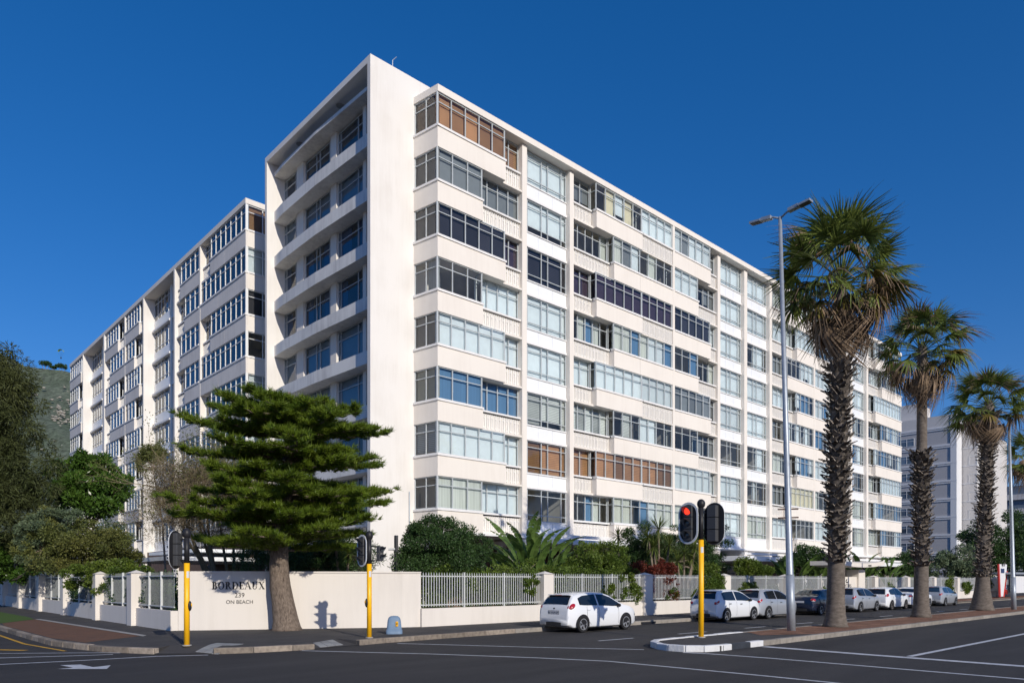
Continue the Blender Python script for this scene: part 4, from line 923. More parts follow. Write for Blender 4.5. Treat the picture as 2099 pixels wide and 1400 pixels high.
u, v = far(345, 40); bushy('young_pine', 'thin young tree with a few green tufts above the twiggy tree', 'tree', (u, v, .15), ell, 5000, .22, .03, 'olive', [[((u, v, .1), .07), ((u-.3, v, 5), .05), ((u-.8, v, 8), .02)]], 30, .5)
# understorey behind the corner wall
ell = [E(640, 1130, 32, 60, 42), E(720, 1140, 32, 55, 38), E(560, 1140, 32, 50, 30), E(510, 1150, 33, 45, 26), E(675, 1100, 33, 35, 25)]
u, v = far(650, 32); bushy('dark_shrub', 'dark green shrub in the shade behind the pine trunk', 'shrub', (u, v, .15), ell, 24000, .2, .03, 'hedge', None, 90, .35)
ell = [E(905, 1112, 31, 82, 48), E(860, 1125, 31, 45, 45), E(960, 1120, 31, 48, 42), E(905, 1150, 31, 100, 40), E(835, 1140, 31, 32, 45), E(905, 1085, 31, 55, 28)]
u, v = far(905, 31); bushy('rounded_shrub', 'big rounded dark green shrub over the first stretch of the main road fence', 'shrub', (u, v, .15), ell, 60000, .10, .045, 'hedge', None, 220, .24)
ell = [E(910, 1200, 30.3, 60, 38), E(980, 1205, 31.5, 50, 36), E(1050, 1205, 33, 45, 34), E(1085, 1180, 34, 30, 30)]
u, v = far(1000, 31.5); bushy('hedge', 'leafy hedge pressing against the first pickets of the main road fence', 'hedge', (u, v, .15), ell, 26000, .10, .06, 'lime', None, 110, .3)
ell = [E(1190, 1150, 37, 40, 32), E(1240, 1145, 38, 45, 35), E(1215, 1180, 37, 60, 45), E(1275, 1195, 38.5, 30, 40), E(1150, 1165, 36, 30, 28), E(1205, 1130, 38, 26, 22)]
u, v = far(1220, 37.5); bushy('bright_shrub', 'bright green flowering shrub above the fence behind the white hatchback', 'shrub', (u, v, .15), ell, 32000, .13, .05, 'lime', None, 140, .27)
ell = [E(1310, 1115, 43, 42, 42), E(1290, 1150, 43, 25, 50), E(1345, 1150, 44, 60, 55), E(1420, 1150, 46, 50, 50), E(1470, 1120, 47, 26, 48), E(1400, 1110, 45, 60, 32), E(1460, 1160, 46, 32, 45)]
u, v = far(1380, 44); bushy('tall_hedge', 'tall dark hedge mass behind the traffic signal with the red light', 'hedge', (u, v, .15), ell, 60000, .13, .05, 'hedge', None, 220, .24)
ell = [E(1320, 1172, 39, 36, 14), E(1360, 1168, 39.5, 22, 20), E(1355, 1205, 39.2, 32, 32), E(1368, 1230, 39.4, 14, 14)]
u, v = far(1350, 39.3); bushy('red_shrub', 'dark red leaved shrub showing above and between the pickets', 'shrub', (u, v, .15), ell, 16000, .14, .045, 'redl', None, 70, .35)
cl = thing('climber', 'thick bright green creeper covering pickets beside the yellow signal pole', 'climbing plant', (12.4, FV, .15))
cloud('foliage', [(12.6, FV+.05, 1.5, 1.1, .16, .75), (11.9, FV+.05, 1.1, .7, .16, .6), (13.1, FV+.05, 1.8, .5, .16, .5), (12.5, FV+.2, 2.4, .9, .3, .5)], 12000, .09, .07, M['lime'], cl, 90, .5)['kind'] = 'stuff'
cl = thing('climber', 'thin creeper stems and leaves on the main road pickets behind the cars', 'climbing plant', (17, FV, .15))
cloud('foliage', [(4.9, FV+.05, 1.6, .9, .12, .6), (5.6, FV+.05, 1.2, .4, .1, .5), (3.4, FV+.05, 1.3, .5, .1, .5), (11, FV+.1, 1.1, .8, .1, .3), (16.6, FV+.05, 1.4, 1.2, .12, .4), (17.8, FV+.05, 1.1, .8, .12, .4), (27, FV, 1.2, .4, .1, .4), (-1.9, FV+.05, 1.7, .5, .1, .45), (8.6, FV, 1.2, .5, .1, .4)], 11000, .09, .06, M['lime'], cl, 130, .3)['kind'] = 'stuff'
cl = thing('climber', 'creeper patches on the far pickets beyond the entrance sign', 'climbing plant', (44, FV, .15))
cloud('foliage', [(39.5, FV+.05, 1.3, .7, .12, .4), (46, FV+.05, 1.4, 1, .12, .5), (54.5, FV+.05, 1.5, 1.2, .12, .7), (60, FV, 1.3, 1.2, .12, .6), (67, FV, 1.5, 1.4, .15, .6)], 7000, .14, .1, M['lime'], cl, 70, .4)['kind'] = 'stuff'
hd_ = thing('hedge', 'leafy screen right behind the pickets between the corner wall and the red shrub', 'hedge', (-2, -8.7, .15))
cloud('foliage', [(u_, -8.42, z_, .8, .26, .5) for u_ in np.arange(-7, 6, .9) for z_ in (.95, 1.6)]+[(u_, -8.35, 2.1, .9, .4, .35) for u_ in np.arange(-6.5, 5, 1.2)], 30000, .10, .07, M['lime'], hd_, 170, .75)['kind'] = 'stuff'
hd_ = thing('hedge', 'dark leafy screen right behind the side street pickets', 'hedge', (-14.5, 5, .15))
cloud('foliage', [(-14.35, v_, z_, .25, .9, .55) for v_ in np.arange(-3.5, 26, 1.0) for z_ in (.9, 1.6)], 34000, .11, .08, M['hedge'], hd_, 240, .8)['kind'] = 'stuff'
hd_ = thing('hedge', 'patchy low planting behind the pickets left and right of the dark navy car', 'hedge', (14, -8.3, .15))
cloud('foliage', [(u_, -8.2, .8, .9, .5, .7) for u_ in np.arange(8, 28, 1.6)], 14000, .12, .08, M['hedge'], hd_, 80, .6)['kind'] = 'stuff'
far_sh = [((1530, 1165, 52), [(1530, 1163, 52, 26, 18), (1560, 1172, 52, 20, 14)], 'low green shrub behind the fence before the dark entrance canopy', 'lime', 9000),
 ((1640, 1150, 60), [(1655, 1145, 60, 32, 26), (1610, 1160, 60, 30, 18), (1680, 1160, 60, 30, 20)], 'dark garden shrubs left of the thickest palm trunk', 'hedge', 14000),
 ((1840, 1160, 80), [(1840, 1160, 80, 34, 20), (1800, 1170, 80, 30, 12), (1875, 1150, 80, 26, 26)], 'dark green shrubs near the far end of the block', 'hedge', 12000),
 ((1950, 1155, 88), [(1935, 1155, 88, 34, 26), (1975, 1150, 88, 34, 32), (1905, 1165, 88, 26, 18), (1990, 1170, 88, 40, 20)], 'loose green hedge below the grey building', 'sage', 16000),
 ((2050, 1110, 105), [(2060, 1080, 105, 50, 32), (2030, 1110, 105, 60, 28), (2090, 1120, 105, 50, 38), (2010, 1140, 105, 50, 30), (2070, 1155, 105, 60, 30), (2000, 1115, 105, 26, 20)], 'dark spreading tree behind the red and white totem', 'hedge', 26000),
 ((2120, 1120, 125), [(2120, 1100, 125, 40, 50), (2150, 1140, 125, 60, 50)], 'dark tree mass at the far end of the road', 'hedge', 9000)]
for (px, py, Y), els, lab, mm_, n in far_sh:
    u, v = far(px, Y); tr = None
    if 'tree' in lab: tr = [[((u, v, .1), .3), ((u, v, 4), .2)]]
    bushy('spreading_tree' if tr else 'garden_shrub', lab, 'tree' if tr else 'shrub', (u, v, .15), [E(*e) for e in els], n, .2*Y/60, .08*Y/60, mm_, tr, 90, .3)
# street trees of the far background closing the horizon
bk = thing('tree_belt', 'low dark belt of trees far down the main road', 'trees', (300, 10, 0)); bk['kind'] = 'stuff'
cloud('foliage', [(150+i*12, -2+6*math.sin(i), 3, 9, 5, 3.5) for i in range(12)]+[(150+i*14, -48+5*math.cos(i), 3, 9, 5, 3.5) for i in range(10)], 9000, .9, .5, M['hedge'], bk, 160, .3)
bk2 = thing('tree_belt', 'dark belt of trees far along the side street', 'trees', (-20, 120, 0)); bk2['kind'] = 'stuff'
cloud('foliage', [(-24-12*(i % 3), 70+i*9, 4, 5, 7, 4.5) for i in range(10)]+[(-40-i*9, 60+i*6, 4, 7, 7, 4.5) for i in range(8)], 12000, .7, .4, M['hedge'], bk2, 160, .3)
# ---------------------------------------------------------------- fan palms on the median
def frond_mesh(nm, mt, dead=0., nleaf=34, pet=1.42, blade=1.12, fold=.35, spreadA=115, droop=.35, tipdead=False):
    q = MB(); q.tube([(0, 0, 0), (pet*.5, 0, .05), (pet, 0, 0)], [.028, .018, .012], 4, 0, cap=False)
    for i in range(nleaf):
        a = R(-spreadA+2*spreadA*i/(nleaf-1)+random.uniform(-2.5, 2.5)); L = blade*(.72+.28*math.cos(a*.7))*random.uniform(.72, 1.12)
        if dead and random.random() < .15: continue
        w0 = .026; dr = droop*random.uniform(.6, 1.6)+dead*.5; side_ = -abs(math.sin(a))*fold; pts = []
        for s in (0, .35, .68, 1):
            x = pet+math.cos(a)*L*s; y = math.sin(a)*L*s*(1-.15*s); z = side_*L*s*.8-dr*L*s**2.4+(random.uniform(-.05, .05)*L if s == 1 else 0); pts.append(Vector((x, y, z)))
        wv = Vector((-math.sin(a), math.cos(a), 0)).lerp(Vector((0, 0, 1)), .25 if i % 2 else -.25)
        ws = (w0*.5, w0*1.25, w0*.7, .004)
        for j in range(3):
            m_ = 0 if j == 0 or not tipdead else (1 if (j == 2 or random.random() < .25) else 0)
            q.quad([pts[j]-wv*ws[j], pts[j]+wv*ws[j], pts[j+1]+wv*ws[j+1], pts[j+1]-wv*ws[j+1]], m_)
    me = bpy.data.meshes.new(nm); me.from_pydata([tuple(v) for v in q.v], [], q.f); me.materials.append(mt[0]); me.materials.append(mt[1]); me.polygons.foreach_set('material_index', q.m); return me
FR = {'g': [frond_mesh('frond', (M['pfr'], M['pfd']), 0, tipdead=(i == 3), droop=.12+.14*i) for i in range(4)],
      'y': [frond_mesh('frond', (M['pfy'], M['pfd']), .2, tipdead=True, droop=.45) for i in range(2)],
      'd': [frond_mesh('frond', (M['pfd'], M['pfd']), .6, nleaf=30, fold=1.1, droop=.7, spreadA=100) for i in range(3)]}
def palm(org, top_z, crown, boots, prof, label, nfr=(44, 12, 34), lean=(0, 0), detail=1., seed=1):
    rs_ = random.Random(seed); t = thing('palm_tree', label, 'palm tree', (org[0], org[1], .14), 'fan palms on the median island')
    q = MB(); pts, rad = [], []
    for z, r in prof:
        f = z/top_z; pts.append((org[0]+lean[0]*f, org[1]+lean[1]*f, .12+z)); rad.append(r)
    fine_p, fine_r = [], []
    for i in range(len(pts)-1):
        n = max(1, int((pts[i+1][2]-pts[i][2])/.09))
        for j in range(n):
            f = j/n; fine_p.append(tuple(pts[i][k]*(1-f)+pts[i+1][k]*f for k in range(3))); fine_r.append((rad[i]*(1-f)+rad[i+1]*f)*(1+.018*(j % 2)+rs_.uniform(-.012, .012)))
    fine_p.append(pts[-1]); fine_r.append(rad[-1])
    q.tube(fine_p, fine_r, 16); q.build('trunk', M['palmb'], t, True)
    # old leaf bases in crossing spirals
    q = MB(); z0, z1, rb = boots; row = 0; z = z0
    while z < z1:
        f = z/top_z; cx_, cy_ = org[0]+lean[0]*f, org[1]+lean[1]*f; nb = 9
        r0 = rb*(.80+.1*math.sin(z*1.3)) if z < z1-.7 else rb*(.8+.25*rs_.random())
        for b in range(nb):
            if rs_.random() < .05: continue
            a = 2*math.pi*(b+(row % 2)*.5)/nb+rs_.uniform(-.12, .12)+row*.1; L = rs_.uniform(.20, .40)*(1.25 if z > z1-.6 else 1); w_ = rs_.uniform(.10, .15); tilt = rs_.uniform(.35, 1.0)
            er = Vector((math.cos(a), math.sin(a), 0)); et = Vector((-er.y, er.x, 0)); sk = rs_.uniform(-.5, .5)
            c0 = Vector((cx_, cy_, .12+z))+er*r0*.72; dirv = (er*tilt+Vector((0, 0, 1))*(1.05-tilt*.7)+et*sk).normalized()
            p1 = c0+dirv*L*.6+er*.03; p2 = c0+dirv*L+er*.10*rs_.random()
            nrm = dirv.cross(et).normalized()*.03
            for sgn in (1,):
                q.quad([c0-et*w_, c0+et*w_, p1+et*w_*.62, p1-et*w_*.62]); q.quad([p1-et*w_*.62, p1+et*w_*.62, p2+et*w_*rs_.uniform(.15, .4), p2-et*w_*rs_.uniform(.1, .35)])
                q.quad([c0-et*w_-nrm, p1-et*w_*.62-nrm*1.6, p1+et*w_*.62-nrm*1.6, c0+et*w_-nrm]); q.quad([p1-et*w_*.62, p2-et*.03, p2-et*.03-nrm, p1-et*w_*.62-nrm*1.6]); q.quad([p1+et*w_*.62, p1+et*w_*.62-nrm*1.6, p2+et*.03-nrm, p2+et*.03])
        z += .155; row += 1
    if q.v: q.build('leaf_base', M['boot'], t)['kind'] = 'stuff'
    top = Vector((org[0]+lean[0], org[1]+lean[1], .12+top_z)); sc_ = crown
    def put(kind, el, az, s, dz=0.):
        o = link(bpy.data.objects.new('frond', rs_.choice(FR[kind]))); o.location = top+Vector((math.cos(az)*.12, math.sin(az)*.12, dz))
        o.rotation_euler = (rs_.uniform(-.5, .5), -el, az); o.scale = (s, s, s); attach(o, t)
    n1, n2, n3 = nfr
    for i in range(n1):
        f = i/n1; el = R(86-112*f**.9+rs_.uniform(-10, 10)); put('g', el, i*2.39996+rs_.uniform(-.2, .2), sc_*rs_.uniform(.82, 1.08)*(1-.10*(f < .15)), .35-.5*f)
    for i in range(n2): put('y', R(rs_.uniform(-45, 5)), rs_.uniform(0, 6.28), sc_*rs_.uniform(.7, .95), -.25)
    for i in range(n3): put('d', R(rs_.choice((rs_.uniform(-72, -40), rs_.uniform(-50, 0)))), i*2.39996+rs_.uniform(-.3, .3), sc_*rs_.uniform(.55, .95), rs_.uniform(-.6, .1))
    return t
P1 = G(1712, 1284, .14); P2p = G(1888, 1264.5, .14); P3p = G(2012, 1250.5, .14)
palm(P1, 13.3, 1.22, (2.5, 10.0, .47), [(0, .50), (.12, .43), (.5, .36), (1.1, .32), (2.2, .31), (3, .29), (8, .30), (10, .26), (10.4, .22), (13.0, .21), (13.4, .1)], 'tallest fan palm nearest the street lamp, shaggy leaf bases up its trunk', (50, 16, 20), (.25, -.1), seed=3)
palm(P2p, 12.9, 1.0, (2.5, 8.0, .46), [(0, .50), (.15, .42), (.6, .35), (1.3, .32), (2.4, .31), (3, .29), (7.8, .30), (8.3, .23), (13.0, .21), (13.3, .1)], 'second fan palm, smooth upper trunk above a collar of shaggy leaf bases', (42, 10, 16), (.15, 0), seed=5)
palm(P3p, 12.2, 1.05, (2.0, 11.8, .47), [(0, .68), (.4, .56), (1.2, .42), (2, .36), (3, .33), (10, .32), (12, .3), (12.6, .15)], 'third fan palm with a flared base and leaf bases right up to the crown', (44, 10, 12), (.7, -.2), seed=8)
palm((39.5, -19.3), 10.6, 1.0, (1.2, 10.4, .6), [(0, .7), (.8, .5), (10, .42), (10.8, .15)], 'fan palm at the edge of the picture beyond the second lamp post', (34, 5, 24), seed=11)
palm((-17.2, -56.5), 10.4, 1.1, (2.6, 9.5, .60), [(0, .64), (.5, .44), (3, .40), (9, .42), (10.4, .2)], 'fan palm behind the viewer that throws its crown shadow on the crossing', (40, 6, 26), seed=12)
# ---------------------------------------------------------------- paddle-leaf plants, yuccas
def paddle(org, n, hgt, L, label, seed=1, m='banana', cat='plant'):
    r_ = random.Random(seed); t = thing('bird_of_paradise_plant', label, cat, org)
    for i in range(n):
        az = r_.uniform(0, 6.28) if i > 3 else camx_az+r_.choice((-.3, 0, 3.14)); el = R(r_.uniform(64, 88)); h_ = hgt*r_.uniform(.45, 1.); dirv = Vector((math.cos(az)*math.cos(el), math.sin(az)*math.cos(el), math.sin(el)))
        q = MB(); b0 = Vector(org)+Vector((r_.uniform(-.25, .25), r_.uniform(-.25, .25), 0)); tip0 = b0+dirv*h_; q.tube([b0, b0.lerp(tip0, .5)+Vector((0, 0, .05)), tip0], [.05, .035, .02], 5, cap=False)
        lt = dirv.cross(Vector((0, 0, 1))).normalized(); lt = (lt+camx*1.2*(1 if lt.dot(camx) > 0 else -1)).normalized(); pts = []
        Ll = L*r_.uniform(.7, 1.1); bend = r_.uniform(.05, .7)
        segs = 12; cur = tip0; dd = dirv.copy()
        for s in range(segs+1):
            f = s/segs; wdt = .105*L*math.sin(math.pi*(f*.92+.06))**.6; pts.append((cur.copy(), wdt, dd.cross(lt).normalized())); dd = (dd+Vector((math.cos(az)*.06, math.sin(az)*.06, -bend*.12))).normalized(); cur = cur+dd*Ll/segs
        for s in range(segs):
            (a, wa, na), (b, wb, nb) = pts[s], pts[s+1]; g = r_.uniform(.0, .12)*(1 if r_.random() < .6 else 4)
            for sg in (-1, 1):
                rise = .22*wa
                q.quad([a, b, b+lt*sg*wb*(1-g)+nb*rise*.9-dd*g*.1, a+lt*sg*wa+na*rise])
        q.build('leaf', M[m], t)
    return t
camx_az = math.atan2(camx.y, camx.x)
u, v = far(1085, 35.5); paddle((u, v, .15), 34, 3.6, 1.9, 'tall paddle leaf plant rising in front of the first floor panels', 4)
u, v = far(1040, 36); paddle((u, v, .15), 22, 2.5, 1.3, 'smaller paddle leaf plant beside the rounded dark shrub', 14)
u, v = far(1125, 36.5); paddle((u, v, .15), 26, 2.9, 1.5, 'spreading paddle leaf plant with worn leaves beside the tall one', 24)
for px, Y, h_, sd, lab in ((1620, 58, 2.6, 31, 'paddle leaf plant just left of the thickest palm trunk'), (1762, 66, 3.3, 32, 'upright paddle leaf plant over the entrance canopy'), (1822, 76, 3.2, 33, 'paddle leaf plant right of the entrance sign'), (1868, 82, 3.1, 34, 'paddle leaf plant beside the trunk of the second palm'), (1680, 60, 2.6, 35, 'paddle leaf plant hidden behind the thick palm trunk')):
    u, v = far(px, Y); paddle((u, v, .15), 13, h_, 2.2, lab, sd)
def yucca(px, Y, heads, label):
    u, v = far(px, Y); t = thing('yucca', label, 'plant', (u, v, .15))
    for hpx, hpy, rad in heads:
        c = Vector((*far(hpx, Y), zat(hpy, Y))); MB().tube([(u, v, .15), Vector((u, v, .15)).lerp(c, .5)+Vector((.05, 0, 0)), c], [.09, .07, .05], 6).build('stem', M['barkg'], t)
        n = 90; D = rand_unit(n); D[:, 2] = D[:, 2]*.9+.22; D /= np.linalg.norm(D, axis=1, keepdims=True); U = np.cross(D, np.array([[0, 0, 1.]])+rand_unit(n)*.2); U /= np.linalg.norm(U, axis=1, keepdims=True)
        ln = rad*rng.uniform(.8, 1.15, (n, 1)); P = np.tile(np.array(c), (n, 1)); w2 = .022; mid = P+D*ln*.55; tip = P+D*ln+np.array([0, 0, -1.])*ln*.08
        quads_obj('crown', np.concatenate([np.stack([P-U*w2*.6, P+U*w2*.6, mid+U*w2, mid-U*w2], 1), np.stack([mid-U*w2, mid+U*w2, tip+U*.003, tip-U*.003], 1)]), M['yucca'], t)['kind'] = 'stuff'
yucca(1268, 39, [(1267, 1098, .62), (1268, 1150, .62), (1285, 1165, .5)], 'pale yucca with two rosettes standing against the dark hedge')
yucca(1225, 39, [(1232, 1128, .6), (1215, 1145, .6)], 'yellow green yucca above the bright shrub')
yucca(1350, 42, [(1350, 1085, 1.0), (1340, 1120, .9), (1372, 1118, .9), (1328, 1100, .8)], 'tall dark yucca cluster in front of the tall hedge')
yucca(1400, 41, [(1402, 1132, .8), (1388, 1150, .8), (1418, 1145, .8), (1425, 1125, .7)], 'wide yucca rosettes just behind the yellow signal pole')
yucca(700, 31, [(688, 1120, .6), (715, 1135, .55)], 'dark spiky yucca in the shade behind the corner wall')
# ================================================================ TRAFFIC SIGNALS
def stadium(w_, h_, n=10):
    r_ = w_/2; out = []
    for i in range(n+1): a = math.pi*i/n; out.append((r_*math.cos(a), h_/2-r_+r_*math.sin(a)))
    for i in range(n+1): a = math.pi+math.pi*i/n; out.append((r_*math.cos(a), -h_/2+r_+r_*math.sin(a)))
    return out
def signal_head(t, c, nrm, s=1., lit=True, nl=3, board=True):
    """c: centre, nrm: plan direction the lenses face"""
    n = Vector((*nrm, 0)).normalized(); sx = Vector((-n.y, n.x, 0)); c = Vector(c)
    F = lambda x, z, o: tuple(c+sx*x+Vector((0, 0, z))+n*o)
    W_, H_ = (.70*s, 1.30*s) if board else (.30*s, .42*nl*s)
    def plate(out, o0, o1, name, m, inner=None, par=t):
        q = MB(); k = len(out); q.v += [F(x, z, o0) for x, z in out]+[F(x, z, o1) for x, z in out]
        if inner is None: q.f += [tuple(range(k))[::-1], tuple(range(k, 2*k))]; q.m += [0, 0]
        for i in range(k): q.f.append((i, (i+1) % k, k+(i+1) % k, k+i)); q.m.append(0)
        if inner:
            q.v += [F(x, z, o0) for x, z in inner]+[F(x, z, o1) for x, z in inner]
            for i in range(k):
                j = (i+1) % k; q.f.append((k+i, k+j, 3*k+j, 3*k+i)); q.f.append((i, 2*k+i, 2*k+j, j)); q.f.append((2*k+i, 3*k+i, 3*k+j, 2*k+j)); q.m += [0]*3
        return q.build(name, m, par)
    hd = None
    if board:
        hd = plate(stadium(W_, H_), -.012, .0, 'backboard', M['black']); plate(stadium(W_*1.02, H_*1.01), -.006, .014, 'white_border', M['reflw'], stadium(W_*.86, H_*.90), par=hd)
    q = MB(); bw = .155*s
    zs_ = [(.375*s*(nl-1)/2-.375*s*i) for i in range(nl)]
    for z in zs_:
        bx_ = [(-bw, z-.18*s), (bw, z-.18*s), (bw, z+.18*s), (-bw, z+.18*s)]; i = len(q.v); q.v += [F(x, y, -.17*s) for x, y in bx_]+[F(x, y, .05*s) for x, y in bx_]
        q.f += [(i, i+3, i+2, i+1), (i+4, i+5, i+6, i+7)]+[(i+k, i+(k+1) % 4, i+4+(k+1) % 4, i+4+k) for k in range(4)]; q.m += [0]*6
    body = q.build('signal_housing', M['dk'], t, bevel=.015)
    for idx, z in enumerate(zs_):
        V, Fc = ellip((0, 0, 0), (1, 1, 1), 14, 8); V = [F(x*.112*s, z+zz*.112*s, .052*s+max(0, y)*.03*s) for x, y, zz in V]
        mesh_obj('lens', V, Fc, M['red_on'] if (lit and idx == 0) else M['lensoff'], body, True)
        q = MB(); NN = 14; rr2 = .135*s; pp = []
        for i in range(NN+1):
            a = R(-28)+R(236)*i/NN; dl = .24*s*(.45+.55*max(0, math.sin(a*.5+R(45))) ** 2) if False else .25*s*(.35+.65*max(0., math.sin(a)) if math.sin(a) > 0 else .35*(1+math.sin(a)))
            pp.append((math.cos(a)*rr2, z+math.sin(a)*rr2, dl))
        for (x0, z0, d0), (x1, z1, d1) in zip(pp, pp[1:]):
            q.quad([F(x0, z0, .04*s), F(x1, z1, .04*s), F(x1, z1, .05*s+d1), F(x0, z0, .05*s+d0)]); q.quad([F(x0*.93, (z0-z)*.93+z, .04*s), F(x0*.93, (z0-z)*.93+z, .05*s+d0), F(x1*.93, (z1-z)*.93+z, .05*s+d1), F(x1*.93, (z1-z)*.93+z, .04*s)], 1)
            q.quad([F(x0, z0, .05*s+d0), F(x1, z1, .05*s+d1), F(x1*.93, (z1-z)*.93+z, .05*s+d1), F(x0*.93, (z0-z)*.93+z, .05*s+d0)])
        q.build('visor', [M['black'], M['grey']], body)
    return hd or body
def signal(px, py, ztop, zyel, label, heads, btn_dir, z0=.14, rp=.083, btn=True, stick=True):
    u, v = G(px, py, z0); t = thing('traffic_light', label, 'traffic light', (u, v, z0), 'traffic lights with yellow poles at the crossing')
    MB().tube([(u, v, z0-.02), (u, v, zyel)], rp, 20).build('pole', M['yellow'], t, True)
    MB().tube([(u, v, zyel), (u, v, ztop-.22)], rp*.92, 16).build('upper_pole', M['black'], t, True)
    V, Fc = ellip((u, v, ztop-.13), (rp*1.55, rp*1.55, .15)); mesh_obj('pole_cap', V, Fc, M['black'], t, True)
    MB().tube([(u, v, z0), (u, v, z0+.03)], rp*1.6, 16).build('base_collar', M['conc'], t)
    cd = Vector((CAM.x-u, CAM.y-v)).normalized(); cr = Vector((-cd.y, cd.x))        # towards the road side the sticker faces
    if stick:
        q = MB(); n_ = 5
        for i in range(n_):
            a0 = math.atan2(cd.y, cd.x)+R(-5+12*i); a1 = a0+R(12); q.quad([(u+math.cos(a)*rp*1.02, v+math.sin(a)*rp*1.02, z) for a, z in ((a0, zyel-.40), (a1, zyel-.40), (a1, zyel-.22), (a0, zyel-.22))])
        q.build('sticker', M['reflw'], t)
    if btn:
        a = math.atan2(cd.y, cd.x)+btn_dir; c_ = Vector((u+math.cos(a)*rp*1.1, v+math.sin(a)*rp*1.1, 1.22)); V, Fc = ellip(c_, (.055, .055, .14)); o = mesh_obj('push_button', V, Fc, M['black'], t, True)
        V, Fc = ellip(c_+Vector((math.cos(a)*.05, math.sin(a)*.05, .03)), (.018, .018, .05)); mesh_obj('walking_figure_symbol', V, Fc, M['yellow'], o, True)
    for (off, zc, nrm, s, lit, nl, board) in heads:
        c_ = (u+off[0], v+off[1], zc); signal_head(t, c_, nrm, s, lit, nl, board)
        for dz in (.35*s, -.35*s): MB().tube([(u, v, zc+dz), (c_[0]-nrm[0]*.1, c_[1]-nrm[1]*.1, zc+dz)], .02, 6).build('bracket', M['black'], t)
    return t
signal(1437, 1306, 4.42, 3.17, 'traffic light with a glowing red lamp on the median island', [((-.16, .36), 3.70, (-1, 0), 1.0, True, 3, True), ((.16, -.36), 3.66, (1, 0), 1.0, False, 3, True)], R(75), btn=False)
signal(757, 1307, 3.42, 2.42, 'traffic light before the cream wall with two signal heads, right of the pine', [((-.10, .26), 2.83, (-1, .0), .76, False, 3, True), ((RX*.36, LX*.36), 2.74, (.25, -.97), .62, False, 2, False)], R(-75), rp=.075)
signal(383, 1323, 3.31, 2.38, 'traffic light before the side street fence, left of the wall lettering', [((-.24, .18), 2.74, (-.62, .78), .80, False, 3, True)], R(60), rp=.075)
# ---------------------------------------------------------------- street lamps
def lamp(px, py, label, lean, hgt=14.75, plates=True):
    u, v = G(px, py, .14); t = thing('street_lamp', label, 'street lamp', (u, v, .14), 'steel street lamps on the median')
    top = Vector((u, v, hgt))+Vector((*(-camx.xy*lean), 0))
    at = lambda z: Vector((u, v, .14)).lerp(top, (z-.14)/(hgt-.14))
    MB().tube([at(.14), at(2.1)], .145, 18).build('pole_base', M['galv'], t, True)
    MB().tube([at(2.1), at(2.14), at(6), at(hgt)], [.145, .122, .100, .060], 18).build('pole', M['galv'], t, True)
    for sg, tz in ((1, .10), (-1, .10)):
        MB().tube([at(hgt-.05), top+Vector((0, sg*.25, .08)), top+Vector((0, sg*.5, .11))], .035, 8).build('bracket_arm', M['galv'], t, True)
        q = MB(); p0 = top+Vector((0, sg*.32, .09)); p1 = top+Vector((0, sg*1.12, .17)); 
        def bar(y0, y1, w_, zt, zb): 
            a = p0.lerp(p1, y0); b = p0.lerp(p1, y1); q.quad([(a.x-w_, a.y, a.z+zb), (a.x+w_, a.y, a.z+zb), (b.x+w_, b.y, b.z+zb), (b.x-w_, b.y, b.z+zb)]); q.quad([(a.x-w_, a.y, a.z+zt), (a.x+w_, a.y, a.z+zt), (b.x+w_, b.y, b.z+zt), (b.x-w_, b.y, b.z+zt)])
            for s_ in (-1, 1): q.quad([(a.x+s_*w_, a.y, a.z+zb), (b.x+s_*w_, b.y, b.z+zb), (b.x+s_*w_, b.y, b.z+zt), (a.x+s_*w_, a.y, a.z+zt)])
            for e in (a, b): q.quad([(e.x-w_, e.y, e.z+zb), (e.x+w_, e.y, e.z+zb), (e.x+w_, e.y, e.z+zt), (e.x-w_, e.y, e.z+zt)])
        bar(0, .45, .11, .07, -.04); bar(.47, 1.0, .14, .03, -.04); hd = q.build('lamp_head', M['galv'], t)
        a = p0.lerp(p1, .52); b = p0.lerp(p1, .96); mesh_obj('lamp_lens', [(a.x-.11, a.y, a.z-.045), (a.x+.11, a.y, a.z-.045), (b.x+.11, b.y, b.z-.045), (b.x-.11, b.y, b.z-.045)], [(0, 1, 2, 3)], M['dk'], hd)
    if plates:
        for z in (4.42, 4.12):
            c_ = at(z); q = MB(); d_ = camx.xy*.36; q.tube([(c_.x-d_.x, c_.y-d_.y, z), (c_.x+d_.x, c_.y+d_.y, z+.02)], .028, 4).build('clamp_bar', M['rust'], t)
lamp(1622, 1292, 'tall galvanised street lamp left of the tallest palm, with two flat heads', .40)
lamp(2078, 1249, 'far galvanised street lamp between the third palm and the frame edge', .3, hgt=12.1, plates=False)
# ---------------------------------------------------------------- blue box on the pavement
u, v = G(808, 1298.5, .14); t = thing('utility_box', 'rounded blue grey plastic utility box on the pavement before the wall', 'utility box', (u, v, .14)); bm = bmesh.new(); prof = [(0, .27), (.12, .27), (.125, .25), (.45, .215), (.53, .19), (.585, .13), (.60, .05)]
V, Fc = [], []; cdb = Vector((CAM.x-u, CAM.y-v)).normalized(); cxb = Vector((-cdb.y, cdb.x))
for z, r_ in prof:
    for i in range(20):
        a = 2*math.pi*i/20; c_, s_ = math.cos(a), math.sin(a); k = (abs(c_)**5+abs(s_)**5)**(-1/5); V.append((u+c_*k*r_*cxb.x+s_*k*r_*.65*cdb.x, v+c_*k*r_*cxb.y+s_*k*r_*.65*cdb.y, .14+z))
for j in range(len(prof)-1):
    for i in range(20): Fc.append((j*20+i, j*20+(i+1) % 20, (j+1)*20+(i+1) % 20, (j+1)*20+i))
Fc.append(tuple((len(prof)-1)*20+i for i in range(20))); mesh_obj('cabinet', V, Fc, M['bluebox'], t, True)
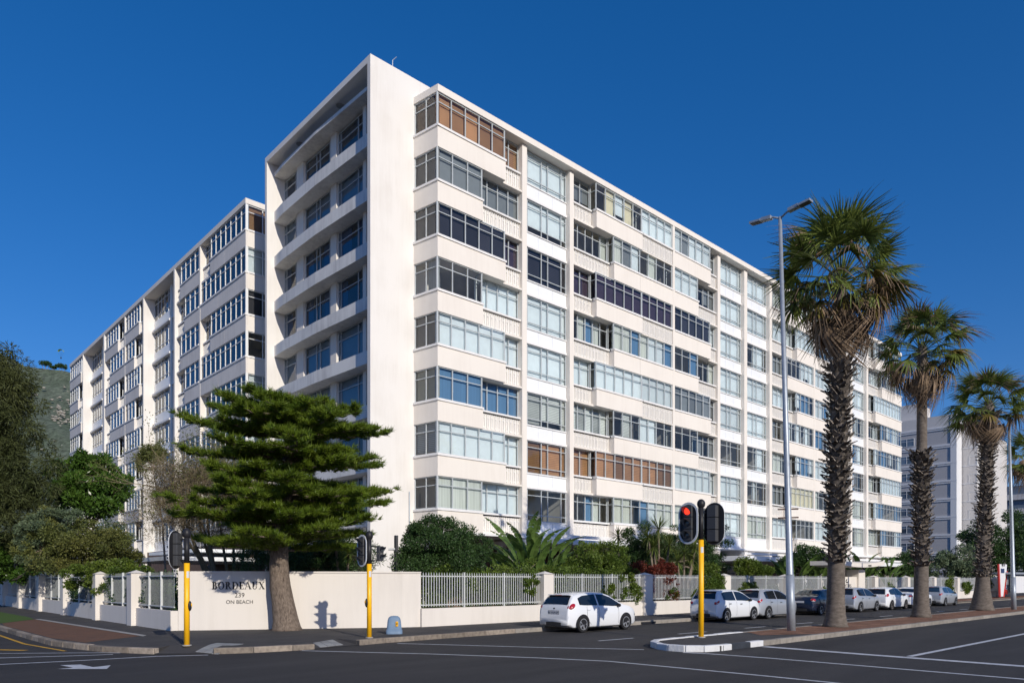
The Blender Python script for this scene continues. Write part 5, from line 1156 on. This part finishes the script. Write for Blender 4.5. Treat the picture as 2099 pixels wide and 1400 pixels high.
cd = Vector((CAM.x-u, CAM.y-v)).normalized(); bfr = lambda x, z, o: (u+camx.x*x+cd.x*(.178+o), v+camx.y*x+cd.y*(.178+o), .14+z)
o = mesh_obj('sticker', [bfr(x, z, 0) for x, z in ((.05, .26), (.13, .26), (.13, .42), (.05, .42))], [(0, 1, 2, 3)], M['yellow'], t)
mesh_obj('sticker_mark', [bfr(x, z, .004) for x, z in ((.075, .30), (.105, .30), (.105, .38), (.075, .38))], [(0, 1, 2, 3)], M['ink'], o)
# camera post behind the wall
u, v = far(812, 30); t = thing('camera_post', 'dark steel post with a small white camera behind the corner wall', 'camera post', (u, v, .15)); MB().box(u-.06, u+.06, v-.06, v+.06, .15, 3.78).build('post', M['dk'], t)
MB().tube([(u, v, 3.22), (u-camx.x*.32, v-camx.y*.32, 3.2)], .05, 8).build('camera', M['reflw'], t)
# ================================================================ CARS
def prof_at(P, x):
    for (x0, z0), (x1, z1) in zip(P, P[1:]):
        if x0 <= x <= x1: f = (x-x0)/(x1-x0); return z0+(z1-z0)*f
    return P[0][1] if x < P[0][0] else P[-1][1]
KIND = {
 'hatch': dict(L=3.95, W=1.72, top=[(-1.975, .52), (-1.955, .80), (-1.90, .96), (-1.72, 1.22), (-1.58, 1.36), (-1.30, 1.435), (-.5, 1.475), (.1, 1.45), (.45, 1.36), (.85, 1.14), (1.15, 1.00), (1.5, .93), (1.78, .82), (1.93, .66), (1.975, .48)], belt=[(-1.975, .94), (-1.2, .97), (0, .93), (.9, .90), (2, .86)], rear=(-1.86, -1.60), front=(.42, .98), sw=[(-1.42, 1.02, 1.26), (-1.15, 1.0, 1.35), (-.4, .985, 1.40), (.1, .96, 1.375), (.45, .94, 1.27), (.92, .935, 1.02)], wb=(-1.28, 1.22), tail=(-1.74, .96, .15, .16, .13)),
 'boxhatch': dict(L=3.92, W=1.66, top=[(-1.96, .50), (-1.94, .78), (-1.90, 1.0), (-1.75, 1.28), (-1.62, 1.41), (-1.30, 1.465), (-.5, 1.48), (.15, 1.45), (.5, 1.36), (.95, 1.10), (1.15, 1.0), (1.55, .93), (1.8, .80), (1.93, .64), (1.96, .48)], belt=[(-1.96, .97), (-1.2, .97), (0, .94), (.9, .92), (2, .88)], rear=(-1.87, -1.64), front=(.5, 1.0), sw=[(-1.46, 1.03, 1.33), (-1.2, 1.0, 1.385), (-.4, .985, 1.41), (.15, .97, 1.375), (.5, .95, 1.27), (.95, .945, 1.04)], wb=(-1.26, 1.20), tail=(-1.80, .92, .12, .13, .125)),
 'sedan': dict(L=4.35, W=1.74, top=[(-2.17, .52), (-2.15, .82), (-2.05, .98), (-1.6, 1.05), (-1.35, 1.12), (-.95, 1.34), (-.6, 1.42), (-.1, 1.44), (.3, 1.41), (.6, 1.32), (1.05, 1.06), (1.25, .98), (1.7, .92), (2.0, .80), (2.13, .64), (2.17, .48)], belt=[(-2.17, .95), (-1.2, .96), (0, .93), (.9, .91), (2.2, .86)], rear=(-1.42, -.98), front=(.58, 1.06), sw=[(-1.15, 1.0, 1.14), (-.9, .99, 1.30), (-.4, .98, 1.37), (.2, .965, 1.36), (.6, .95, 1.24), (1.0, .94, 1.02)], wb=(-1.38, 1.28), tail=(-2.0, .84, .16, .16, .10)),
}
def car(kind, uc, vc, paint, label, plate='', glass='cglass', tail='tail', rimm='rim', wiper=True, txt_plate=False):
    K_ = KIND[kind]; L, W = K_['L'], K_['W']; hw = W/2; top = K_['top']
    t = thing('parked_car', label, 'car', (uc, vc, 0), 'cars parked along the kerb'); 
    def own(o): o.parent = t; return o
    def halfw(x):
        e = abs(x)/(L/2); return hw*(1-.17*max(0, (e-.72)/.28)**2.0)
    def sidey(x, z):
        zb = prof_at(K_['belt'], x); h = halfw(x)
        if z <= .32: return h*(.93+.06*max(0, (z-.18))/.14)
        if z <= .62: return h*(.985+.015*(z-.32)/.3)
        if z <= zb: return h*(1-.045*((z-.62)/(zb-.62))**2)
        return h*(.955-.27*((z-zb)/.5))
    xs = sorted(set([p[0] for p in top]+[-1.45*L/3.95, -1.0, -.75, -.2, .25, .65, 1.35]+[K_['rear'][0], K_['rear'][1], K_['front'][0], K_['front'][1]]))
    rings = []
    for x in xs:
        zt = prof_at(top, x); zb = min(prof_at(K_['belt'], x), zt-.03); zbm = .19 if abs(x) < L/2*.93 else .27
        zl = [zbm, zbm+.05, .40, .60, zb-.12, zb, zb+(zt-zb)*.35, zb+(zt-zb)*.7, zt-.045*min(1, (zt-zb)/.3)]
        zl = [min(z, zt-.02) for z in zl]; r_ = [(x, 0, zbm)]+[(x, sidey(x, z), z) for z in zl]
        yt = r_[-1][1]; cr_ = .035*min(1, (zt-zb)/.3+.4); r_ += [(x, yt*.90, zt-.012), (x, yt*.5, zt+cr_*.6), (x, 0, zt+cr_*.8)]
        rings.append(r_)
    V = []; F = []; m = len(rings[0])
    for r_ in rings: V += r_
    for r_ in rings: V += [(x, -y, z) for x, y, z in r_]
    N_ = len(rings)
    for s_ in (0, 1):
        o_ = s_*N_*m
        for i in range(N_-1):
            for j in range(m-1):
                f = (o_+i*m+j, o_+(i+1)*m+j, o_+(i+1)*m+j+1, o_+i*m+j+1); F.append(f if s_ == 0 else f[::-1])
        for i, fl in ((0, 0), (N_-1, 1)):
            f = tuple(o_+i*m+j for j in range(m)); F.append(f if (fl ^ s_) else f[::-1])
    bm = bmesh.new(); vs = [bm.verts.new(v_) for v_ in V]
    for f in F:
        try: bm.faces.new([vs[i] for i in f])
        except ValueError: pass
    bmesh.ops.remove_doubles(bm, verts=bm.verts[:], dist=.0008); bmesh.ops.recalc_face_normals(bm, faces=bm.faces[:])
    me = bpy.data.meshes.new('body'); bm.to_mesh(me); bm.free(); me.materials.append(M[paint]); me.polygons.foreach_set('use_smooth', [True]*len(me.polygons)); body = own(link(bpy.data.objects.new('body', me)))
    def strip(name, f, nx, nz, m, par=None, thick=.0):
        """f(s,t)->point; a gently proud patch following the body"""
        q = MB()
        for i in range(nx+1):
            for j in range(nz+1): q.v.append(tuple(f(i/nx, j/nz)))
        for i in range(nx):
            for j in range(nz): a = i*(nz+1)+j; q.f.append((a, a+nz+1, a+nz+2, a+1)); q.m.append(0)
        o = mesh_obj(name, q.v, q.f, m, None, True, q.m); o.parent = par or t; return o
    ztop = lambda x: prof_at(top, x)
    def topy(x): zt = ztop(x); return sidey(x, zt-.045)
    def slope_patch(x0, x1, name, k0=.80, k1=.84, off=.012):
        dz = ztop(x1)-ztop(x0); dx = x1-x0; l_ = math.hypot(dx, dz); nx_, nz_ = -dz/l_, dx/l_
        def f(s, tt):
            x = x0+(x1-x0)*s; y = (tt*2-1)*topy(x)*(k0+(k1-k0)*s); cr_ = .03*(1-(abs(tt*2-1))**2.)
            return (x+nx_*(off+cr_*.5), y, ztop(x)+nz_*off+cr_*.9)
        return strip(name, f, 6, 8, M[glass])
    slope_patch(*K_['rear'], 'rear_window', .86, .84, .014); slope_patch(*K_['front'], 'windscreen', .88, .86, .014)
    sw = K_['sw']
    def swz(x, hi): return prof_at([(p[0], p[2 if hi else 1]) for p in sw], x)
    for sg in (-1, 1):
        for (xa_, xb_) in ((sw[0][0], -.42), (-.34, sw[-1][0])):
            def f(s, tt):
                x = xa_+(xb_-xa_)*s; z = swz(x, 0)+(swz(x, 1)-swz(x, 0))*tt; return (x, sg*(sidey(x, z)+.009), z)
            strip('side_window', f, 8, 3, M[glass])
        for xw in K_['wb']:      # arch, tyre, rim
            ya = sg*(halfw(xw)+.004); pts = [(xw, ya, .31)]
            for i in range(17): a = R(-18)+R(216)*i/16; pts.append((xw+math.cos(a)*.365, sg*(sidey(xw+math.cos(a)*.36, .31+max(0, math.sin(a))*.36)+.006), .31+math.sin(a)*.365))
            o = mesh_obj('wheel_arch', pts, [(0, i, i+1) for i in range(1, 17)], M['black']); own(o)
            yo = sg*(hw+.012); yi = sg*(hw-.19); q = MB(); prof_ = [(.20, yo-.0*sg), (.285, yo), (.307, yo-sg*.03), (.307, yi+sg*.02), (.28, yi), (.1, yi)]
            Vw, Fw = [], []
            for r_, y in prof_:
                for i in range(24): a = 2*math.pi*i/24; Vw.append((xw+math.cos(a)*r_, y, .307+math.sin(a)*r_))
            for j in range(len(prof_)-1):
                for i in range(24): Fw.append((j*24+i, j*24+(i+1) % 24, (j+1)*24+(i+1) % 24, (j+1)*24+i))
            Fw.append(tuple(range(5*24, 6*24)))
            wh = mesh_obj('wheel', Vw, Fw, M['tyre'], None, False); own(wh)
            q = MB(); yd = yo-sg*.035
            q.tube([(xw, yd-sg*.02, .307), (xw, yd, .307)], .2, 20)
            q.m = [1]*len(q.m)
            for i in range(10):
                a = 2*math.pi*i/10; w2 = .035 if i % 2 == 0 else .0
                if w2:
                    d_ = Vector((math.cos(a), 0, math.sin(a))); e_ = Vector((-math.sin(a), 0, math.cos(a))); c_ = Vector((xw, yo-sg*.012, .307))
                    q.quad([c_-e_*w2*.8, c_+e_*w2*.8, c_+d_*.195+e_*w2, c_+d_*.195-e_*w2]); q.quad([c_-e_*w2*.8, c_+e_*w2*.8, c_+e_*w2*.8-Vector((0, sg*.02, 0)), c_-e_*w2*.8-Vector((0, sg*.02, 0))])
            for i in range(24):
                a = 2*math.pi*i/24; b_ = 2*math.pi*(i+1)/24; q.quad([(xw+math.cos(g)*r_, yo+sg*.002, .307+math.sin(g)*r_) for g, r_ in ((a, .185), (b_, .185), (b_, .21), (a, .21))])
            o = q.build('rim', [M[rimm], M['ink']]); o.parent = wh
        # tail lamp wraps the corner
        tx, tz, rx_, ry_, rz_ = K_['tail']; yy = sg*(sidey(tx, tz)-.105)
        Vt, Ft = ellip((tx, yy, tz), (rx_*1.05, ry_*.98, rz_*1.02), 14, 9); Vt = [(x+(z-tz)*.7 if kind != 'sedan' else x, y, z) for x, y, z in Vt]; o = mesh_obj('tail_light', Vt, Ft, M[tail], None, True); own(o)
        V2, F2 = ellip((tx-.045, yy+sg*.025, tz-.05), (rx_*.8, ry_*.75, rz_*.35), 10, 6); o2_ = mesh_obj('reversing_lens', V2, F2, M['reflw'] if tail == 'tail' else M['tailo'], None, True); o2_.parent = o
        # mirror, handles, door line
        xm = sw[-1][0]-.18; zm = prof_at(K_['belt'], xm)+.06; Vm, Fm = ellip((xm, sg*(sidey(xm, zm)+.10), zm), (.06, .10, .07), 10, 6); o = mesh_obj('wing_mirror', Vm, Fm, M['black'] if paint != 'c_navy' else M[paint], None, True); own(o)
        for xd in (-.95, .02):
            zd = prof_at(K_['belt'], xd)-.13; y0 = sg*(sidey(xd, zd)+.012); o = MB().box(xd-.09, xd+.07, min(y0, y0+sg*.02), max(y0, y0+sg*.02), zd-.012, zd+.018).build('door_handle', M[paint] if paint == 'c_white' and kind == 'hatch' else M['black']); own(o)
        for xd in (-1.05, -.38, .78):
            q = MB(); zz = np.linspace(.28, prof_at(K_['belt'], xd)-.02, 7)
            if xd == -1.05: xx = [xd+.25*max(0, 1-(z-.28)/.35)**2 for z in zz]
            else: xx = [xd]*7
            for i in range(6): q.quad([(xx[i]-.005, sg*(sidey(xx[i], zz[i])+.0045), zz[i]), (xx[i]+.005, sg*(sidey(xx[i], zz[i])+.0045), zz[i]), (xx[i+1]+.005, sg*(sidey(xx[i+1], zz[i+1])+.0045), zz[i+1]), (xx[i+1]-.005, sg*(sidey(xx[i+1], zz[i+1])+.0045), zz[i+1])])
            own(q.build('door_seam', M['black']))
    # rear bumper insert, plate, badge, wiper, lower sill
    xr = -L/2; 
    def bf(s, tt): y = (s*2-1)*hw*.74; z = .235+.155*tt*(1-.35*abs(s*2-1)**3); return (xr-.03+.10*(abs(s*2-1))**2.5, y, z)
    strip('rear_bumper_insert', bf, 8, 2, M['bumper'])
    pz = .74 if kind != 'boxhatch' else .47
    px_ = next(x for x in np.linspace(xr, -.5, 400) if ztop(x) >= pz+.05)
    pf = lambda y, z, o: (min(px_, xr+.06)-.018-o, -y, z)
    pl = own(mesh_obj('number_plate', [pf(y, z, 0) for y, z in ((-.26, pz-.055), (.26, pz-.055), (.26, pz+.055), (-.26, pz+.055))], [(0, 1, 2, 3)], M['plate']))
    own(mesh_obj('plate_surround', [pf(y, z, -.004) for y, z in ((-.275, pz-.068), (.275, pz-.068), (.275, pz+.068), (-.275, pz+.068))], [(0, 1, 2, 3)], M['black']))
    if plate: o = text_mesh('plate_text', plate, .095, lambda x, z, o: pf(x, pz-.033+z, .003+o), M['ink'], None, depth=.002); o.parent = pl
    bz = .88 if kind != 'sedan' else .9; bx_ = next(x for x in np.linspace(xr, -.5, 400) if ztop(x) >= bz+.02); Vb, Fb = ellip((bx_-.01, 0, bz), (.02, .05, .035), 10, 6); own(mesh_obj('badge', Vb, Fb, M['ink'], None, True))
    if kind != 'sedan':
        x0, x1 = K_['rear']; own(MB().tube([(x0-.03, 0, ztop(x0)+.03), (x0+.10, .25, ztop(x0+.10)+.055)], .008, 4).build('rear_wiper', M['black']))
        own(MB().tube([(-1.0, 0, 1.46), (-1.15, 0, 1.58)], .006, 4).build('aerial', M['black']))
        q = MB(); zt = ztop(K_['rear'][1]); xx_ = K_['rear'][1]; q.box(xx_-.10, xx_+.10, -topy(xx_)*.86, topy(xx_)*.86, zt+.02, zt+.055); own(q.build('roof_spoiler', M[paint], bevel=.015)); 
        own(MB().box(xx_-.112, xx_-.10, -.16, .16, zt+.025, zt+.045).build('brake_light', M[tail]))
    own(MB().box(-L/2*.85, L/2*.85, -hw*.86, hw*.86, .15, .24).build('underside', M['black']))
    return t
VC = -13.33
wheel_u = lambda px: onv(px, -14.1)
def place(kind, rear_px, *a, **k):
    return car(kind, wheel_u(rear_px)-KIND[kind]['wb'][0], VC, *a, **k)
place('hatch', 1192, 'c_white', 'white hatchback nearest the corner, dark tinted rear window and red swept tail lights', plate='KF 35 JH GP')
place('boxhatch', 1488, 'c_white', 'white boxy hatchback half hidden by the yellow pole of the median signal', plate='CA 517 204', rimm='rim')
place('boxhatch', 1574, 'c_silver', 'silver hatchback parked left of the street lamp pole')
place('sedan', 1680, 'c_navy', 'dark navy car with orange red tail lights between lamp and thick palm', tail='tail', plate='')
place('boxhatch', 1763, 'c_silver', 'silver hatchback showing from behind the thick palm trunk', plate='')
place('hatch', 1826, 'c_white', 'white hatchback with dusty dark wheels between the first two palms', rimm='rimd')
place('sedan', 1876, 'c_white', 'white sedan half hidden by the trunk of the second palm')
place('boxhatch', 1937, 'c_silver', 'pale blue grey hatchback at the far end of the parked row', glass='cglassb')
# ================================================================ FAR END OF THE ROAD
tu = onv(2052, -11.2); t = thing('totem_sign', 'white wedge shaped totem sign with red edges and dark blue panel at the bus stop', 'sign', (tu, -11.2, .14))
fx = lambda px: onv(px, -11.2); dist = C0y+tu*RY-11.2*LY; zz_ = lambda py: zat(py, dist)
def wedge(name, pts, m, v0=-11.25, v1=-11.15, par=None):
    q = MB(); n = len(pts); q.v += [(fx(px), v0, zz_(py)) for px, py in pts]+[(fx(px), v1, zz_(py)) for px, py in pts]
    q.f += [tuple(range(n)), tuple(range(n, 2*n))[::-1]]+[(i, n+i, n+(i+1) % n, (i+1) % n) for i in range(n)]; q.m += [0]*(n+2); return q.build(name, m, par or t)
wedge('board', [(2047.5, 1156), (2063, 1156), (2062, 1170), (2057, 1222), (2050, 1222)], M['offw']); wedge('leg', [(2045.5, 1156), (2047.5, 1156), (2050.5, 1223), (2048, 1223)], M['redp'], -11.26, -11.14)
wedge('leg', [(2062, 1170), (2064.5, 1170), (2058, 1223), (2055, 1223)], M['redp'], -11.26, -11.14); wedge('information_panel', [(2050, 1165), (2057, 1165), (2057, 1174), (2050.5, 1174)], mat('dark_blue_panel', (.03, .05, .13), .4), -11.28, -11.26)
wedge('arrow_panel', [(2059, 1212), (2062, 1208), (2065, 1213), (2062, 1219)], M['redp'], -11.28, -11.2)
text_mesh('lettering', 'MyCiTi', .42, lambda x, z, o: (fx(2055)+x, -11.26-o, zz_(1160)+z), M['ink'], t, xs=1.)
su = onv(2064, -11.4); t = thing('bus_shelter', 'grey bus shelter with pale advertising panel at the end of the pavement', 'bus shelter', (su, -11.4, .14))
MB().box(su, su+13, -12.2, -9.8, 2.6, 2.8).build('roof', M['galv'], t)
for a in (su+.1, su+6.4, su+12.8): MB().box(a-.08, a+.08, -11.9, -11.74, .14, 2.6).build('post', M['dk'], t)
MB().box(su+.4, su+6.0, -11.8, -11.7, .6, 2.4).build('advertising_panel', M['offw'], t); MB().box(su+6.8, su+12.4, -10.1, -10.0, .6, 2.4).build('back_panel', M['lensoff'], t)
# grey apartment building, turned slightly from the street grid
bc = Vector(far(1957, 120)); 
dl = Vector((0, 1)); dr_ = Vector((1, 0))
gb = thing('apartment_building', 'grey textured brick apartment building with white bands beyond the long block', 'apartment building', (bc.x, bc.y, 0))
O_, dL, dF = (bc.x, bc.y), (dl.x, dl.y), (dr_.x, dr_.y)
ndl = (-dl.x, -dl.y)
gO = (bc.x+dl.x*26, bc.y+dl.y*26)       # side face runs from here to the corner, outward to the left
MB().ob(gO, ndl, 0, 25.4, -8, 0, 0, 27.6).build('side_wall', M['brickg'], gb)
MB().ob(gO, ndl, -.1, 25.5, -8, .05, 27.6, 29.6).build('parapet', M['lgrey'], gb)
MB().ob(gO, ndl, 25.4, 26.3, -.9, .12, 0, 29.6).build('corner_pier', M['offw'], gb)
for k in range(10):
    z = 27.1-3.0*k
    if z < 1: break
    MB().ob(gO, ndl, 0, 26.32, -.3, .14, z+.34, z+.62).build('band', M['offw'], gb); MB().ob(gO, ndl, 0, 26.32, -.3, .11, z+.05, z+.22).build('band', M['offw'], gb)
    window(gb, gO, ndl, 8.8, 13.2, .06, z-2.1, z-.75, [1.0, 2.9], [z-1.8], 'G', 'framew', 'glassl', solo=True) if False else None
pane_left[id(gb)] = 290; bl_left[id(gb)] = 290; stuffg[id(gb)] = {}
aw = bc.y+26-onu(1874, bc.x)
for k in range(9):
    z = 27.1-3.0*k
    window(gb, gO, ndl, aw-7, aw, .05, z-2.05, z-.7, [1.2, 3.6, 5.8], [z-1.15], None, 'framew', 'fglass')
    # stepped bays of the front face
    for a0, a1, b_, mm_ in ((.9, 4.6, -1.6, 'lgrey'), (4.6, 7.6, .2, 'lgrey'), (7.6, 16, -.6, 'lgrey')):
        pass
Of = (bc.x-dr_.x*0, bc.y)
ub, vb = bc.x, bc.y
MB().box(ub+.02, onv(1971, vb), vb-.02, vb+.5, 0, 29.55).build('corner_pier', M['offw'], gb)
u1 = onv(1972, vb); v1_ = onu(2003, u1); u2 = onv(2064, v1_+2.5); u15 = onv(2030, v1_)
MB().box(u1, u15, v1_, vb+20, 0, 28.0).build('front_wall', M['lgrey'], gb); MB().box(u15+.01, u2, v1_+2.5, vb+20, 0, 29.2).build('front_wall', M['lgrey'], gb)
MB().box(u1-.1, u15+.1, v1_-.1, vb+19, 28.0, 28.5).build('parapet', M['offw'], gb)
for k in range(9):
    z = 26.6-3.0*k
    Ls_ = vb-v1_
    MB().box(u1-.05, u1, v1_, vb, z-2.4, z-2.28).build('sill', M['offw'], gb)
    window(gb, (u1, vb), (0, -1), 1.0, Ls_-.02, .03, z-2.25, z-.75, even(Ls_-1.02, 1.9), [], None, 'framew', 'fglass')
    window(gb, (u1, v1_), (1, 0), .1, (u15-u1)*.62, .03, z-2.25, z-.75, even((u15-u1)*.6, 1.3), [], None, 'framew', 'fglass')
    MB().box(u1, u15, v1_-.06, v1_+.0, z-2.5, z-2.28).build('band', M['offw'], gb)
    window(gb, (u15, v1_+2.5), (1, 0), .8, (u2-u15)*.8, .03, z-2.25, z-.75, even((u2-u15)*.7, 1.2), [], None, 'framew', 'fglass')
MB().ob(gO, ndl, 11, 20, -7.5, -1.5, 29.6, 32.6).build('lift_housing', M['lgrey'], gb)
for (nm, mk), mb in stuffg[id(gb)].items(): mb.build(nm, M[mk], gb)['kind'] = 'stuff'
# low modern block at the right edge
u, v = far(2110, 165); lb = thing('apartment_building', 'distant low grey building with stacked balconies at the frame edge', 'apartment building', (u, v, 0))
for k in range(7):
    MB().box(u-4, u+40, v-6+.5*(k % 2), v+12, 3.2*k+1.0, 3.2*k+2.2).build('balcony_band', M['lgrey'], lb); MB().box(u-3.4, u+40, v-4, v+12, 3.2*k+2.2, 3.2*k+4.2).build('glazed_storey', M['fglass'], lb)
    for j in range(8): MB().box(u-3+5.2*j, u-2.2+5.2*j, v-4.3, v-3.9, 3.2*k+2.2, 3.2*k+4.2).build('pier', M['lgrey'], lb)
MB().box(u-3, u+40, v-4, v+12, 0, 1).build('wall', M['lgrey'], lb)
# ================================================================ HILL, RIDGE TREES, PARAGLIDER
M['hill'] = mat('scrub_hillside', (.055, .078, .05), 1, col2=(.11, .13, .10), vscale=.035, bump=0); N, K = nodes(M['hill']); p = N['Principled BSDF']
n = N.new('ShaderNodeTexNoise'); n.inputs['Scale'].default_value = .22; n.inputs['Detail'].default_value = 10; n.inputs['Roughness'].default_value = .75; tc = N.new('ShaderNodeTexCoord'); K.new(tc.outputs['Object'], n.inputs[0])
x = N.new('ShaderNodeMix'); x.data_type = 'RGBA'; x.blend_type = 'MULTIPLY'; r = N.new('ShaderNodeMapRange'); r.inputs[1].default_value = .35; r.inputs[2].default_value = .6; r.inputs[3].default_value = .4; r.inputs[4].default_value = 1.5
cb = N.new('ShaderNodeCombineXYZ'); [K.new(r.outputs[0], cb.inputs[i]) for i in range(3)]; src = p.inputs['Base Color'].links[0].from_socket; K.new(n.outputs[0], r.inputs[0]); x.inputs[0].default_value = 1
K.new(src, x.inputs[6]); K.new(cb.outputs[0], x.inputs[7]); K.new(x.outputs[2], p.inputs['Base Color'])
YH = 900; cols = []; hz = np.random.default_rng(4)
ridge = [(-900, 560), (-500, 600), (-200, 640), (-60, 690), (0, 725), (45, 748), (100, 757), (145, 764), (230, 800), (400, 880), (650, 960), (900, 1040), (1200, 1130), (1500, 1185)]
Vh, Fh = [], []; NX, NY = 150, 46
for i in range(NX+1):
    px = -900+2400*i/NX; py = prof_at(ridge, px)
    hgt = zat(py, YH)
    for j in range(NY+1):
        f = j/NY; Yd = 420+(YH-420)*f if f <= 1 else YH; zz2 = hgt*(f**1.25); k_ = (px-CX)/FP; X_ = k_*Yd
        nz_ = (math.sin(px*.05+j*.7)*1.6+math.sin(px*.13-j*1.1)*1.1+hz.normal()*.8)*(f*(1-f)*4+.15)
        a_, b_ = to_uv(X_, Yd+math.sin(px*.02+j*.3)*6); Vh.append((a_, b_, zz2+nz_))
for i in range(NX):
    for j in range(NY): a = i*(NY+1)+j; Fh.append((a, a+NY+1, a+NY+2, a+1))
hl = mesh_obj('hill', Vh, Fh, M['hill'], None, True); struct(hl)
rk = MB(); 
for i in range(70):
    px = random.gauss(124, 9) if i < 40 else random.uniform(60, 145); py = random.gauss(850, 12) if i < 40 else random.uniform(790, 930); f = ((1190-py)/(1190-prof_at(ridge, px)))**(1/1.25)
    Yd = 420+(YH-420)*f; 
    # walk to the place on the slope seen at this pixel
    best = min((abs(zat(py, Yq)-zat(prof_at(ridge, px), YH)*(((Yq-420)/(YH-420))**1.25)), Yq) for Yq in np.linspace(430, 895, 120)); Yq = best[1]
    a_, b_ = far(px, Yq-4); s_ = random.uniform(.6, 1.8); V, Fc = ellip((a_, b_, zat(py, Yq)), (s_*1.3, s_*1.3, s_*.7), 6, 4); rk.add([(x+random.uniform(-.3, .3), y, z) for x, y, z in V], Fc)
rk_o = rk.build('rock_outcrop', mat('pale_rock', (.34, .32, .28), .9, var=.2), None); rk_o['kind'] = 'stuff'
rk_o['label'] = 'pale rocks scattered on the hillside'; rk_o['category'] = 'rocks'
for i, (px, w_, lab) in enumerate(((93, 13, 'leftmost umbrella pine on the hill ridge'), (109, 6, 'smallest umbrella pine on the hill ridge'), (127, 12, 'umbrella pine on the hill ridge nearest the side wing'))):
    k_ = YH/FP; a_, b_ = far(px, YH-2); zr_ = zat(prof_at(ridge, px), YH); t = thing('ridge_pine', lab, 'tree', (a_, b_, zr_), 'umbrella pines on the ridge')
    q = MB(); [q.tube([(a_+dx*k_*w_*.3, b_, zr_-2), (a_+dx*k_*w_*.5, b_, zr_+w_*.6*k_)], .3, 5) for dx in (-1, 0, 1)]; q.build('trunk', M['barkg'], t)
    cloud('crown', [(a_, b_, zr_+w_*.75*k_, w_*.9*k_, w_*.6*k_, w_*.26*k_)], 1500, 1.3, .8, M['hedge'], t, 26, .4)['kind'] = 'stuff'
Yp = 800; a_, b_ = far(125, Yp); zc = zat(718, Yp); t = thing('paraglider', 'tiny pale green paraglider above the hill ridge', 'paraglider', (a_, b_, zc-5)); q = MB()
cxv = camx
for i in range(10):
    a0 = R(20+14*i); a1 = R(34+14*i); p0 = [Vector((a_, b_, zc-2.5))+cxv*math.cos(a)*3.2+Vector((0, 0, math.sin(a)*3.)) for a in (a0, a1)]; dep = Vector((.8, .8, 0))*1.2
    q.quad([p0[0]-dep, p0[1]-dep, p0[1]+dep, p0[0]+dep]); q.quad([p0[0]-dep+Vector((0, 0, .4)), p0[1]-dep+Vector((0, 0, .4)), p0[1]+dep, p0[0]+dep])
q.build('canopy', mat('pale_green_fabric', (.45, .6, .15), .7), t); V, Fc = ellip((a_, b_, zc-8.5), (.7, .7, 1.0), 8, 6); mesh_obj('pilot', V, Fc, M['ink'], t)
q = MB(); [q.tube([Vector((a_, b_, zc-8)), Vector((a_, b_, zc-2.3))+cxv*s_*3], .05, 3) for s_ in (-1, -.3, .3, 1)]; q.build('lines', M['ink'], t)
